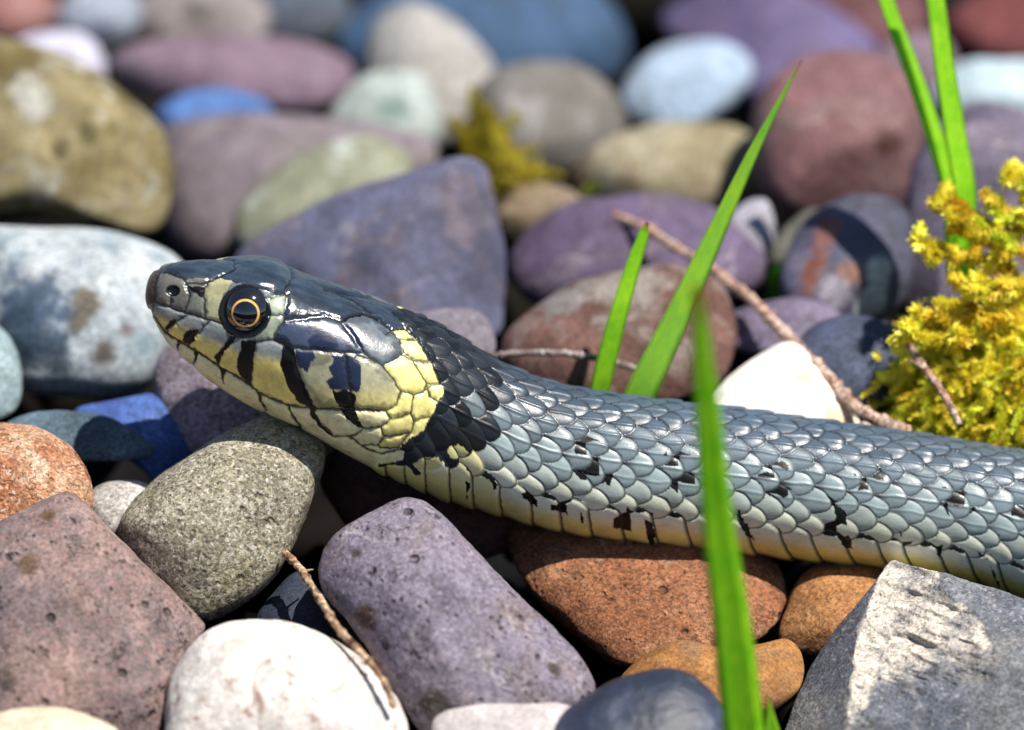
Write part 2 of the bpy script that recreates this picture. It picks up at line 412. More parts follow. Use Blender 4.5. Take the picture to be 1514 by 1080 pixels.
stone('mauve pebble squeezed between the reddish round pebble and two grass blades',
      [(1290,90),(1330,56),(1390,52),(1416,100),(1400,160),(1350,178),(1310,140)], 96*mm, SM((150,128,146),(128,104,124)), res=R, seed=24)
stone('pale cyan white pebble behind the purple slate stone',
      [(1380,132),(1420,94),(1480,86),(1564,94),(1590,142),(1530,185),(1450,190),(1392,170)], 88*mm, SM((190,216,230),(168,198,216), k=0.75), res=R, seed=25)
stone('tall purple slate stone standing behind the yellow moss',
      [(1330,450),(1338,340),(1354,240),(1390,178),(1450,148),(1522,162),(1580,230),(1580,360),(1520,460),(1420,490),(1348,486)], 42*mm,
      SM((124,114,142),(92,84,112),(140,126,150), big=90), T=0.6, e=0.7, corner=0.3, facets=((-0.75,0.1,0.66,0.8,0.9),(0.3,0.2,0.93,0.6,0.9)), res=R, seed=26)
stone('violet rounded stone behind the thin grey twig tip',
      [(753,392),(775,345),(830,305),(900,289),(980,289),(1060,310),(1112,345),(1134,390),(1104,436),(1000,458),(860,470),(778,446)], 45*mm,
      SM((118,98,140),(96,80,112),(126,110,132)), res=R, seed=27)
stone('red brown oval stone with grey top just behind the short grass blade',
      [(743,512),(770,470),(840,420),(920,397),(1000,391),(1062,415),(1088,460),(1084,525),(1042,580),(940,602),(820,596),(756,560)], 26*mm,
      SM((134,92,84),(104,66,54),(150,132,126), big=80, patches=((0,-88,70,(160,150,144)),(-90,-50,40,(150,146,146)))), T=0.75, res=(120,60), seed=28)
stone('small mauve grey pebble peeking over the snake neck',
      [(596,475),(650,457),(702,461),(728,490),(724,530),(660,545),(605,520)], 20*mm, SM((158,152,172),(120,112,124)), res=R, seed=29)
stone('yellowish tan pebble under the dry yellow tuft',
      [(728,320),(750,280),(800,268),(850,285),(868,318),(830,350),(760,360)], 60*mm, SM((156,134,104),(120,104,60)), res=R, seed=30)
stone('slate stone streaked with rust and white, below the reddish round pebble',
      [(1152,425),(1175,350),(1215,305),(1265,284),(1318,291),(1348,325),(1350,400),(1328,455),(1262,490),(1190,482)], 37*mm,
      SM((104,104,140),(76,80,100),(130,120,140), patches=((-68,45,17,(140,76,44)),(-62,25,18,(146,78,48)),(-54,5,18,(150,80,54)),(-46,-16,18,(150,84,60)),(-37,-38,20,(150,90,84)),(-30,-56,18,(150,96,92)),(46,8,20,(206,214,226)),(46,26,18,(206,214,226)),(36,58,20,(206,214,226)),(22,72,16,(206,214,226)),(4,18,20,(172,120,100)),(-20,52,26,(186,180,200)))), res=R, seed=31)
stone('green grey pebble half hidden behind the rust streaked slate stone',
      [(1134,385),(1168,330),(1212,308),(1236,360),(1214,420),(1158,428)], 47*mm, SM((140,142,130),(110,112,104)), res=R, seed=32)
stone('small white violet pebble at the end of the violet rounded stone',
      [(1066,342),(1095,304),(1132,294),(1145,332),(1138,376),(1095,392)], 46*mm, SM((192,194,214),(140,120,140)), res=R, seed=33)
stone('blue slate pebble between the white stone and the moss',
      [(1176,525),(1198,485),(1250,467),(1312,477),(1343,505),(1338,565),(1302,612),(1230,612),(1186,580)], 20*mm,
      SM((92,106,140),(66,78,106)), e=0.75, res=R, facets=((0.6,-0.3,0.75,0.6,0.8),), seed=34)
stone('flat lavender pebble lying under the knobby twig',
      [(1055,480),(1110,450),(1190,440),(1245,465),(1232,505),(1150,528),(1076,516)], 30*mm, SM((146,134,168),(116,104,134)), res=R, seed=35)
stone('bright white cream stone touching the snake back behind it',
      [(1030,606),(1068,566),(1120,530),(1160,507),(1192,511),(1242,550),(1278,592),(1294,645),(1200,700),(1090,690),(1036,650)], 17*mm,
      SM((250,247,240),(246,238,222), grain=0.06, big=60, k=0.95, patches=((30,-50,14,(232,200,150)),(50,-20,16,(232,200,150)),(70,10,18,(232,200,150)),(85,35,20,(232,200,150)))), T=0.7, tilt=0.5, res=(120,60), seed=36)
# -- left middle
stone('vivid deep blue slab stone below the blue white stone',
      [(110,606),(180,590),(235,580),(268,590),(290,645),(288,705),(250,728),(205,690),(150,650)], 14*mm,
      SM((64,104,186),(44,76,150),(84,120,190), k=0.75), T=0.7, e=0.7, corner=0.3, res=R, seed=37)
stone('flat teal grey slab stone over the dark gap beside the orange tan stone',
      [(0,640),(30,615),(90,606),(150,614),(202,640),(228,670),(160,682),(60,672)], 9*mm, SM((96,128,150),(70,96,112),(120,140,150)), T=0.5, e=0.7, res=R, seed=38)
stone('grey mauve speckled stone right below the snake snout',
      [(226,552),(250,512),(320,500),(400,515),(475,560),(505,620),(490,672),(380,690),(290,680),(258,635),(234,592)], 15*mm,
      SM((160,148,168),(136,124,144),(120,104,112), grain=0.4, speck=(200,196,210), speck_amt=0.4, bump=0.7), T=0.8, res=(120,60), seed=39)
stone('big grey beige granular stone supporting the snake chin',
      [(178,772),(213,722),(275,676),(330,642),(390,618),(442,622),(480,652),(478,700),(454,760),(428,820),(396,864),(352,898),(302,920),(258,908),(208,856),(183,812)], -1*mm,
      SM((178,172,150),(152,146,122),(164,156,120), k=0.75, big=70, grain=0.5, speck=(226,222,208), speck_amt=0.75, bump=1.0, pits=0.3), T=0.75, tilt=0.3, lump=0.015, rough_geo=0.06, res=RF, seed=40)
stone('orange tan rough pebble beside the reddish triangular rock',
      [(-60,640),(0,627),(60,638),(105,664),(130,710),(134,764),(104,812),(20,834),(-60,810)], -3*mm,
      SM((198,150,112),(176,112,70),(206,176,150), k=0.75, sat=0.9, big=110, grain=0.4, speck=(230,206,180), speck_amt=0.5, bump=1.0, pits=0.4), rough_geo=0.12, res=RF, seed=41)
stone('small white grey pebble wedged behind the grey beige granular stone',
      [(127,745),(148,718),(185,711),(222,722),(232,765),(196,800),(148,794)], 3*mm, SM((206,204,202),(168,164,158), k=0.75, speck=(120,116,110), speck_amt=0.4), res=R, seed=42)
stone('large grey red triangular rock with a sharp edge over the white stone',
      [(-90,806),(-10,772),(58,742),(96,727),(122,746),(180,808),(240,864),(304,926),(276,962),(248,1020),(244,1120),(60,1140),(-90,1130)], -15*mm,
      SM((164,136,130),(128,112,114),(176,148,140), k=0.72, big=60, grain=0.35, speck=(176,120,112), speck_amt=0.35, pits=0.9, bump=0.9, patches=((-32,-169,13,(104,72,36)),(-57,-99,15,(110,84,60)),(-87,66,17,(96,84,76)))),
      T=0.55, tilt=0.4, e=0.6, corner=0.75, lump=0.012, rough_geo=0.10, res=RF, facets=((0.62,0.45,0.64,0.72,0.9),), seed=43, name='rock', group=None)
stone('bright white quartz stone with rusty veins beside the triangular rock',
      [(242,1064),(249,992),(278,946),(330,920),(386,915),(452,929),(522,964),(568,1010),(604,1078),(600,1150),(450,1180),(300,1170),(248,1130)], -22*mm,
      SM((246,243,238),(238,232,226), grain=0.12, big=50, k=0.78, stain_col=(150,92,60), stain_amt=0.95, bump=0.9), T=0.75, tilt=0.4, lump=0.02, rough_geo=0.04, res=RF, seed=44)
stone('cream beige pebble half buried in front of the triangular rock',
      [(-60,1084),(0,1054),(70,1045),(132,1058),(180,1090),(155,1150),(40,1170),(-60,1150)], -30*mm, SM((226,212,186),(206,190,162), k=0.80, grain=0.15), res=R, seed=45)
stone('dark blue grey stone in the gap behind the thin broken twig',
      [(378,918),(420,858),(446,846),(500,912),(566,1000),(530,1050),(430,1010)], -4*mm, SM((66,78,104),(46,54,74)), e=0.7, corner=0.5, res=R, seed=46)
# -- centre front
stone('purple grey blocky stone with pits lying below the snake neck',
      [(468,842),(488,800),(540,766),(590,740),(626,742),(662,770),(722,836),(792,901),(852,960),(882,1010),(872,1038),(800,1066),(700,1090),(624,1084),(580,1024),(518,930),(477,880)], -15*mm,
      SM((150,140,160),(128,120,146),(146,130,136), k=0.72, big=55, grain=0.33, speck=(182,172,188), speck_amt=0.35, pits=1.0, bump=0.9, patches=((-133,-5,20,(92,66,44)),(-30,117,24,(84,72,52)),(140,70,13,(74,64,56)),(-145,-95,11,(80,72,66)))),
      T=0.6, tilt=0.35, e=0.62, corner=0.35, lump=0.016, rough_geo=0.10, res=RF, facets=((-0.55,-0.05,0.8,0.74,0.6),(0.5,0.6,0.62,0.86,0.9)), seed=47)
stone('large brown speckled stone carrying the middle of the snake body',
      [(750,806),(758,772),(830,762),(950,768),(1080,786),(1150,824),(1170,870),(1152,916),(1102,957),(1000,990),(920,988),(866,950),(798,884),(764,842)], 4*mm,
      SM((176,116,80),(140,88,54),(182,132,94), sat=0.95, k=0.7, big=70, grain=0.45, speck=(176,130,104), speck_amt=0.4, pits=0.5, bump=1.0), T=0.7, tilt=0.85, e=0.75, lump=0.02, rough_geo=0.09, res=RF, seed=48)
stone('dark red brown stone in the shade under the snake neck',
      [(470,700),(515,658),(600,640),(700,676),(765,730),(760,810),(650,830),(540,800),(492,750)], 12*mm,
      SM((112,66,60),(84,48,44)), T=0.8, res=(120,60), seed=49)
stone('orange brown pebble between the brown stone and the split grey rock',
      [(1152,942),(1164,886),(1194,846),(1230,832),(1292,834),(1334,870),(1304,936),(1240,972),(1186,966)], 3*mm,
      SM((196,138,80),(158,108,62),(176,128,84), sat=0.95, k=0.7, grain=0.4, speck=(200,160,110), speck_amt=0.3, bump=0.9), rough_geo=0.08, res=(140,70), seed=50, tilt=0.8)
stone('curved orange brown pebble low under the brown speckled stone',
      [(916,1010),(958,966),(1010,949),(1070,961),(1122,955),(1170,944),(1194,968),(1184,1014),(1122,1060),(1040,1084),(956,1064)], -10*mm,
      SM((184,130,70),(148,98,48),(160,120,84), sat=0.95, k=0.65, grain=0.3, bump=0.7), res=(140,70), seed=51)
stone('dark blue glossy pebble in front of the curved orange brown one',
      [(796,1090),(850,1042),(920,1005),(986,989),(1032,1004),(1068,1046),(1086,1120),(1000,1170),(860,1165)], -26*mm,
      SM((62,78,112),(40,52,78),(90,108,146), grain=0.2, rough=0.38, bump=0.4, spec=0.6), res=(140,70), seed=52)
stone('pale grey flat pebble leaning on the purple grey blocky stone',
      [(636,1082),(660,1045),(710,1033),(780,1039),(845,1046),(870,1095),(800,1160),(690,1152)], -25*mm, SM((206,200,202),(184,176,178), k=0.80, grain=0.2), res=(120,60), seed=53)

def rock_planes(u, v):
    P_ = np.stack([u.ravel() * 0.012, v.ravel() * 0.012, 0 * u.ravel()], -1)
    w_ = fbm(P_, 1.0, 3, 4).reshape(u.shape) * 16
    f1 = 1.6 * (1385 - u) - 1.3 * (v - 900)
    f2 = 1.2 * (985 - v) + 0.1 * (u - 1400) + w_ * 0.3
    f3 = 0.15 * (1000 - v) + 0.05 * (u - 1400)
    f4 = 0.95 * (1000 - v) + 0.30 * (1380 - u) + 26 + w_
    return f1, f2, f3, f4
def rock_front(u, v):
    f1, f2, f3, f4 = rock_planes(u, v)
    oth = np.maximum(np.maximum(f1, f2), f3); z = np.maximum(oth, f4)
    on4 = np.clip(f4 - oth, 0, 14) / 14
    P_ = np.stack([u.ravel() * 0.012, v.ravel() * 0.040 - u.ravel() * 0.014, 0 * u.ravel()], -1)
    rg = np.abs(fbm(P_, 1.0, 9, 4)).reshape(u.shape); st = np.floor(rg * 5) / 5
    return z + on4 * (4 * st + 9 * rg)
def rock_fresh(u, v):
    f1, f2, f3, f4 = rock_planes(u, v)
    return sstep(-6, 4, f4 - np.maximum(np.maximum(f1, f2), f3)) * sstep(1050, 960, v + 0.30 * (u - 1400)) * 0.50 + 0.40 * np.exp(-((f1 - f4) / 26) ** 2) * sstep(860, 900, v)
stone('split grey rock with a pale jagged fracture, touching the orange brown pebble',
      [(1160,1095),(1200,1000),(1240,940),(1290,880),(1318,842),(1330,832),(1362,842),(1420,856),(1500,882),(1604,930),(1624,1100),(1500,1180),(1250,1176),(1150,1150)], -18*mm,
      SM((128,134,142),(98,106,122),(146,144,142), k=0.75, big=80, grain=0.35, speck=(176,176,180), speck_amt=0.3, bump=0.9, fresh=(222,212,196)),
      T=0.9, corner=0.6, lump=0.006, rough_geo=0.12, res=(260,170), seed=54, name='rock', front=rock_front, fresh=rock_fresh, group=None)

# ------------------------------------------------------------------ snake
TOPX = [217.5,218.3,220,224,230,238,250,268,290,320,350,380,405,425,450,480,510,540,570,600,640,680,720,760,800,850,900,950,1000,1050,1100,1150,1200,1250,1300,1350,1400,1450,1514,1580,1640]
TOPY = [437,428,419,409,401,395,390,387,385.5,384,382.5,382,385,393,405,415,424,434,446,458,476,499,524,545,560,573,581,588,594,600,605,612,619,626,633,640,648,656,667,680,694]
BOTX = [217.5,218.2,219.5,222,226,232,240,252,268,285,310,345,380,420,460,500,540,580,620,657,690,743,795,853,900,950,1000,1051,1137,1206,1260,1310,1350,1394,1435,1480,1514,1580,1640]
BOTY = [437,445,452,460,470,482,494,509,525,541,562,585,605,622,641,665,686,706,724,738,748,763,778,790,797,802,807,812,822,830,835,839,842,849,858,872,886,905,918]
WIDX = [217.5,218.3,220,224,230,240,260,300,350,400,450,500,550,600,650,700,760,850,1000,1300,1640]
WIDY = [0,10,18,27,35,44,56,70,84,98,112,122,127,122,113,109,106,105,105,106,106]
xs = np.concatenate([217.5 + 14 * (1 - np.cos(np.linspace(0, np.pi / 2, 34)))[:-1], np.arange(231.5, 700, 1.15), np.arange(700, 1575, 1.25)])
phA = np.radians(np.concatenate([np.linspace(-34, 162, 262), np.linspace(162, 326, 62)[1:-1]]))   # 0 = dorsal midline, 90 = side facing the camera
NX, NP = len(xs), len(phA)
# arc length along the mid line, in pixels
midy = (pchip(xs, TOPX, TOPY) + pchip(xs, BOTX, BOTY)) / 2
sarc = np.concatenate([[0], np.cumsum(np.hypot(np.diff(xs), np.diff(midy)))])
half = (pchip(xs, BOTX, BOTY) - pchip(xs, TOPX, TOPY)) / 2
wid = pchip(xs, WIDX, WIDY)
nexp_t = np.interp(xs, [217, 240, 330, 560, 680], [2.2, 2.7, 2.9, 2.5, 2.0])     # squarer cross section on the head
nexp_b = np.interp(xs, [217, 240, 330, 560, 680], [2.0, 2.1, 2.1, 2.1, 2.0])
cph, sph = np.cos(phA), np.sin(phA)
ne = np.where(cph[None] > 0, nexp_t[:, None], nexp_b[:, None])
yy = -np.sign(sph)[None] * np.abs(sph)[None] ** (2 / ne) * wid[:, None] * S
zz = np.sign(cph)[None] * np.abs(cph)[None] ** (2 / ne) * half[:, None] * S
# brow: the top of the head is narrower than the cheek
yy = yy * (1 - 0.10 * np.interp(xs, [217, 260, 560, 640], [0, 1, 1, 0])[:, None] * np.clip(zz / (half[:, None] * S + 1e-9), 0, 1))
zc = (CY - midy) * S / CP
yax = np.interp(xs, [217, 700, 1200, 1600], [-0.0005, 0.0, 0.0006, 0.0]) * 1.0
TY, BY = pchip(xs, TOPX, TOPY), pchip(xs, BOTX, BOTY)
for it in range(4):
    P = np.stack([np.repeat(((xs - CX) * S)[:, None], NP, 1), yy + yax[:, None], zz + zc[:, None]], -1)
    _, py = PX(P.reshape(-1, 3)); py = py.reshape(NX, NP)
    t0, b0 = py.min(1), py.max(1)
    zz = zz * np.clip((BY - TY) / np.maximum(b0 - t0, 1e-6), 0.5, 2)[:, None]
    zc = zc + ((t0 + b0) / 2 - midy) * S / CP
P = np.stack([np.repeat(((xs - CX) * S)[:, None], NP, 1), yy + yax[:, None], zz + zc[:, None]], -1)
P[0] = P[0].mean(0)
# outward normals of the smooth body
du = np.gradient(P, axis=0); dv = np.roll(P, -1, 1) - np.roll(P, 1, 1)
N = np.cross(du, dv); N /= np.linalg.norm(N, axis=-1, keepdims=True) + 1e-15
ctr = P.mean(1, keepdims=True); flip = np.sign((N * (P - ctr)).sum(-1, keepdims=True)); N = N * np.where(flip == 0, 1, flip)
N[0] = np.array([-1.0, 0, 0])
# photo position of each vertex on the near side (the far side mirrors it)
Pm = P.copy(); far = Pm[..., 1] > yax[:, None]
Pm[..., 1] = np.where(far, 2 * yax[:, None] - Pm[..., 1], Pm[..., 1])
qx, qy = PX(Pm.reshape(-1, 3)); NV = NX * NP
pang = np.abs(((phA + np.pi) % (2 * np.pi)) - np.pi)        # 0 dorsal .. pi ventral
ANG = np.degrees(np.repeat(pang[None], NX, 0)).ravel()
SA = np.repeat(sarc[:, None], NP, 1).ravel(); XX = np.repeat(xs[:, None], NP, 1).ravel()
PF = P.reshape(-1, 3)

def inpoly(poly, x=None, y=None, grow=0.0):
    x = qx if x is None else x; y = qy if y is None else y
    p = np.array(poly, float); r = np.zeros(len(x), bool)
    m = (x >= p[:, 0].min()) & (x <= p[:, 0].max()) & (y >= p[:, 1].min()) & (y <= p[:, 1].max())
    idx = np.nonzero(m)[0]; X, Y = x[idx], y[idx]; ins = np.zeros(len(idx), bool)
    for (x1, y1), (x2, y2) in zip(p, np.roll(p, -1, 0)):
        if y1 == y2: continue
        c = ((y1 > Y) != (y2 > Y)) & (X < (x2 - x1) * (Y - y1) / (y2 - y1) + x1)
        ins ^= c
    r[idx] = ins; return r
def distline(lines, maxd=8.0):
    d = np.full(NV, maxd)
    for ln in lines:
        for (x1, y1), (x2, y2) in zip(ln[:-1], ln[1:]):
            m = (qx > min(x1, x2) - maxd) & (qx < max(x1, x2) + maxd) & (qy > min(y1, y2) - maxd) & (qy < max(y1, y2) + maxd)
            idx = np.nonzero(m)[0]
            if not len(idx): continue
            ax, ay = qx[idx] - x1, qy[idx] - y1; bx, by = x2 - x1, y2 - y1
            t = np.clip((ax * bx + ay * by) / (bx * bx + by * by + 1e-9), 0, 1)
            d[idx] = np.minimum(d[idx], np.hypot(ax - t * bx, ay - t * by))
    return d
def A(*c): return lin(c) * 0.85

# wobble so traced edges are not ruler straight
wx = 1.5 * fbm(PF, 2400, 3, 2) + 2.8 * vnoise(PF, 1300, 5) * (XX > 650); wy = 1.5 * fbm(PF, 2400, 4, 2) + 2.8 * vnoise(PF, 1300, 6) * (XX > 650)
qx0, qy0 = qx.copy(), qy.copy(); qx = qx + wx; qy = qy + wy

headzone = inpoly([(200,360),(545,360),(552,438),(572,462),(590,476),(602,486),(618,503),(637,535),(651,566),(656,580),(648,594),(636,617),(625,637),(608,646),(597,656),(590,664),(597,668),(596,676),(574,684),(560,682),(540,700),(500,690),(430,660),(200,560)])
# body lattice -------------------------------------------------
LEN = 47.0; ROWDEG = 11.0; A0 = 108.5
acoord = (A0 - ANG) / ROWDEG             # 0 = belly plate edge, 1..9 lateral rows, ~10 mid back
lenf = np.interp(xs, [560, 640, 720, 820, 1600], [30, 36, 44, 47, 47])
sl = np.concatenate([[0], np.cumsum(np.diff(sarc) / ((lenf[1:] + lenf[:-1]) / 2))]); SL = np.repeat(sl[:, None], NP, 1).ravel()
lean = np.interp(XX, [700, 900, 1150, 1600], [0.05, 0.10, 0.30, 0.34])
SLb = SL - lean * np.clip(-acoord, 0, None) * 0.42 + 0.03 * vnoise(PF, 700, 9)
AC = acoord + 0.10 * vnoise(PF, 600, 8) * (acoord > 0.8)
side = np.where(far.ravel(), 1, 0)
def hash2(a, b, k):
    h = np.sin(a * 127.1 + b * 311.7 + k * 74.7) * 43758.5453; return h - np.floor(h)
best = np.full(NV, 1e9); bm = np.zeros(NV); bds = np.zeros(NV); bda = np.zeros(NV); bid = np.zeros(NV); brow = np.zeros(NV)
r0 = np.round(np.clip(AC, 0, 10)).astype(int)
for dr in (-1, 0, 1):
    r = np.clip(r0 + dr, 0, 10); off = 0.5 * (r % 2)
    kc = np.floor(SLb - off)
    for dk in (-1, 0, 1):
        k = kc + dk
        h1, h2, h3 = hash2(k, r, 1 + side), hash2(k, r, 5 + side), hash2(k, r, 9 + side)
        cs = k + off + 0.20 * (h1 - 0.5); ca = r + np.where(r > 0, 0.14 * (h2 - 0.5), 0)
        ds = SLb - cs; da = AC - ca
        da = np.where((r == 0) & (da < 0), 0, da)
        da = np.where((r == 10) & (da > 0), 0, da)
        la = np.where(r == 0, 0.92, 1.0) * (0.92 + 0.16 * h3); lp = 0.66; pw = 1.9
        m = np.where(ds > 0, (np.abs(ds) / lp) ** pw, 0) + (np.abs(da) / la) ** pw
        m = np.where(ds < -0.75, m + ((-ds - 0.75) * 6) ** 2, m)
        ok = (m < 1.0) & (cs < best)
        best = np.where(ok, cs, best); bm = np.where(ok, m, bm); bds = np.where(ok, ds, bds); bda = np.where(ok, da, bda)
        bid = np.where(ok, k * 17 + r, bid); brow = np.where(ok, r, brow)
gap = best > 1e8                          # bare skin between scales
edge = np.where(gap, 0.0, 1 - bm)
rimw = sstep(0.0, 0.30, edge)
rise = 0.12 + 0.88 * np.clip((bds + 0.45) / 0.95, 0, 1)
hgt = np.where(gap, 0.0, rise * (0.50 + 0.50 * np.clip(1 - bm ** 2, 0, 1)) + 0.22 * np.clip(1 - bm, 0, 1))
keel = np.exp(-(bda / 0.10) ** 2) * np.clip((brow - 2) / 2, 0, 1) * sstep(0.02, 0.3, edge)
# a scale's front part dives under its neighbours
h_body = (5.2 * hgt * (0.85 + 0.3 * hash2(bid, 2.0, 6.0)) + 1.5 * keel) * np.where(brow == 0, 1.25, 1.0)
hs1 = hash2(bid, 3.0, 2.0); hs2 = hash2(bid, 8.0, 4.0)
# colours of body scales
low = A(236,238,214); mid = A(150,166,168); top = A(78,94,110)
cb = np.where((brow <= 3)[:, None], low + (mid - low) * np.clip((brow[:, None] - 0.8) / 1.6, 0, 1), mid + (top - mid) * np.clip((brow[:, None] - 3) / 4, 0, 1))
xr = np.clip((XX - 820) / 500, 0, 1)[:, None]
cb = cb * (1 - 0.10 * xr * (brow[:, None] >= 1))
cream, yel = A(250,250,226), A(254,240,150)
dn = np.clip((-AC + 0.3) / 2.6, 0, 1)[:, None]
cb = np.where((brow == 0)[:, None], cream * (1 - 0.12 * xr) + (yel - cream) * sstep(0.1, 0.85, dn), cb)
bel = sstep(2.6, 4.2, -AC)[:, None]
cb = np.where((brow == 0)[:, None], cb * (1 - bel) + A(70, 78, 84) * bel, cb)
cb = cb * (0.88 + 0.24 * hs1)[:, None]
# olive rim towards the free end
cb = cb * (1 - 0.25 * (sstep(0.35, 0.0, edge) * (brow > 0))[:, None]) 
streak = 1 + 0.10 * vnoise(np.stack([SLb * 3, AC * 14, side * 3.0 + 0 * AC], -1), 1.0, 2) + 0.12 * fbm(PF, 900, 6, 3)
cb = cb * streak[:, None]
# black basal skin showing on upper rows
dk = (sstep(0.08, -0.34, bds) * np.clip((brow - 1.5) / 3, 0, 0.8))[:, None]
cb = cb * (1 - dk) + A(16, 22, 42) * dk
nk = (np.clip((1040 - XX) / 330, 0, 1) * np.clip((brow - 3.2) / 3, 0, 1) * (0.6 + 0.4 * hs2))[:, None]
cb = cb * (1 - 0.82 * nk)
BLACK = A(8, 9, 14)
uq, inv = np.unique((bid + 5000) * 2 + side, return_inverse=True); cnt = np.bincount(inv)
scx = (np.bincount(inv, qx0) / cnt)[inv]; scy = (np.bincount(inv, qy0) / cnt)[inv]
body_marks = [
 [(852,687),(876,677),(896,697),(893,708),(865,704)], [(858,646),(886,658),(880,668),(858,668)],
 [(992,670),(1019,677),(1012,690),(999,697),(988,684)], [(999,699),(1037,704),(1034,712),(1010,716),(994,712)], [(995,718),(1030,722),(1012,730)],
 [(1134,683),(1168,690),(1166,698),(1146,696)], [(1127,704),(1150,700),(1163,704),(1146,716),(1130,714)], [(1151,718),(1176,728),(1150,732),(1137,728)],
 [(1278,694),(1305,697),(1302,708),(1284,704)], [(1267,707),(1295,714),(1295,722),(1280,733),(1270,731),(1276,718)],
 [(1401,731),(1420,730),(1437,746),(1430,752),(1411,760),(1404,748)], [(1500,755),(1530,762),(1526,780),(1505,775)],
 [(722,707),(735,717),(728,722),(720,714)], [(683,713),(693,715),(691,743),(688,743)],
 [(775,732),(788,731),(800,742),(820,745),(838,740),(853,758),(851,766),(843,761),(825,753),(807,753),(797,748)],
 [(930,757),(948,766),(961,776),(960,797),(950,797),(937,786),(906,774),(918,768)],
 [(1090,750),(1098,768),(1112,793),(1100,784),(1093,772)], [(1226,740),(1236,748),(1247,760),(1256,802),(1247,800),(1236,786),(1222,778),(1236,766)],
 [(1330,788),(1348,797),(1338,805)], [(1450,820),(1464,832),(1478,868),(1470,862),(1460,846)], [(1380,800),(1392,806),(1388,820)]]
mk = np.zeros(NV, bool)
for ip, p in enumerate(body_marks):
    if ip >= 12:
        pa = np.array(p, float); c_ = pa.mean(0)
        mk |= (inpoly(c_ + (pa - c_) * 1.3) & ((edge < 0.7) | (bds < -0.1))) | (inpoly(p) & (brow == 0) & (np.ptp(pa[:, 0]) < 8)); continue
    pa = np.array(p, float); c_ = pa.mean(0)
    mk |= inpoly(c_ + (pa - c_) * 1.6) & ((bda > 0.02 + 0.25 * vnoise(PF, 900, 70)) | (bds < -0.10)) & (bds < 0.46)
NAPE = ([(560,440),(578,462),(600,484),(618,503),(637,535),(651,566),(656,580),(648,594),(636,617),(625,637),(608,646),(597,656),(588,664),(597,668),(596,678),(575,684),(561,679),(560,688),(590,686),(606,690),(614,701),(623,698),(611,685),(620,679),(648,675),(656,681),(664,690),(672,684),(700,672),(713,661),(737,650),(747,640),(752,624),(736,606),(754,594),(741,578),(757,562),(742,546),(748,530),(728,515),(716,512),(690,498),(640,468),(600,450)])
nape = inpoly(NAPE)
pale = inpoly([(611,684),(620,678),(648,675),(656,681),(650,692),(632,695),(618,692)]) | inpoly([(660,667),(668,659),(684,660),(692,671),(680,678),(666,675)])
napes = inpoly(NAPE, scx, scy); nape = np.where(scx > 665, napes, nape | (napes & (scx > 640)))
nape &= ~((scx > 690) & (hs1 > 0.62) & (scy > 540))
nape &= ~((scx > 728) & (hs2 > 0.35))
nape &= ~pale
napecol = np.array([0.006, 0.008, 0.011]) * (1 + 1.8 * hs2)[:, None] + A(70,66,10) * (0.30 * np.clip(vnoise(PF, 420, 12), 0, 1) * sstep(560, 620, qy))[:, None]
# the nape fades into dark upper scales
nzm = vnoise(PF, 1200, 91)
mk |= (brow == 0) & (AC > 0.44 + 0.16 * nzm) & (hs1 > 0.35) & (XX > 690)
mk |= (brow == 1) & (bda < -0.50 + 0.12 * nzm) & (bds < 0.05) & (hs2 > 0.45) & (XX > 690)
cb = np.where(mk[:, None], BLACK * (0.7 + 0.6 * hs1)[:, None], cb)
cb = np.where((nape & (hs1 > -1))[:, None], napecol, cb)
pcol = A(226,220,150)
cb = np.where(pale[:, None], pcol, cb)
# cream flank scales right behind the nape
TH = [(540,690),(600,690),(640,698),(700,672),(730,690),(735,730),(760,780),(600,760),(520,700)]
thro = (np.where(brow == 0, inpoly(TH), inpoly(TH, scx, scy)) & ~mk & ~nape)
cb = np.where(thro[:, None], cb * 0.35 + A(228,218,140) * 0.65 * (0.9 + 0.2 * hs1)[:, None], cb)
seam = np.where(brow == 0, sstep(0.42, 0.08, edge) * 0.95, sstep(0.26, 0.04, edge) * 0.85)
cb = cb * (1 - seam[:, None]) + A(24, 27, 32) * seam[:, None]
cb = np.where(gap[:, None], A(24, 26, 30), cb)

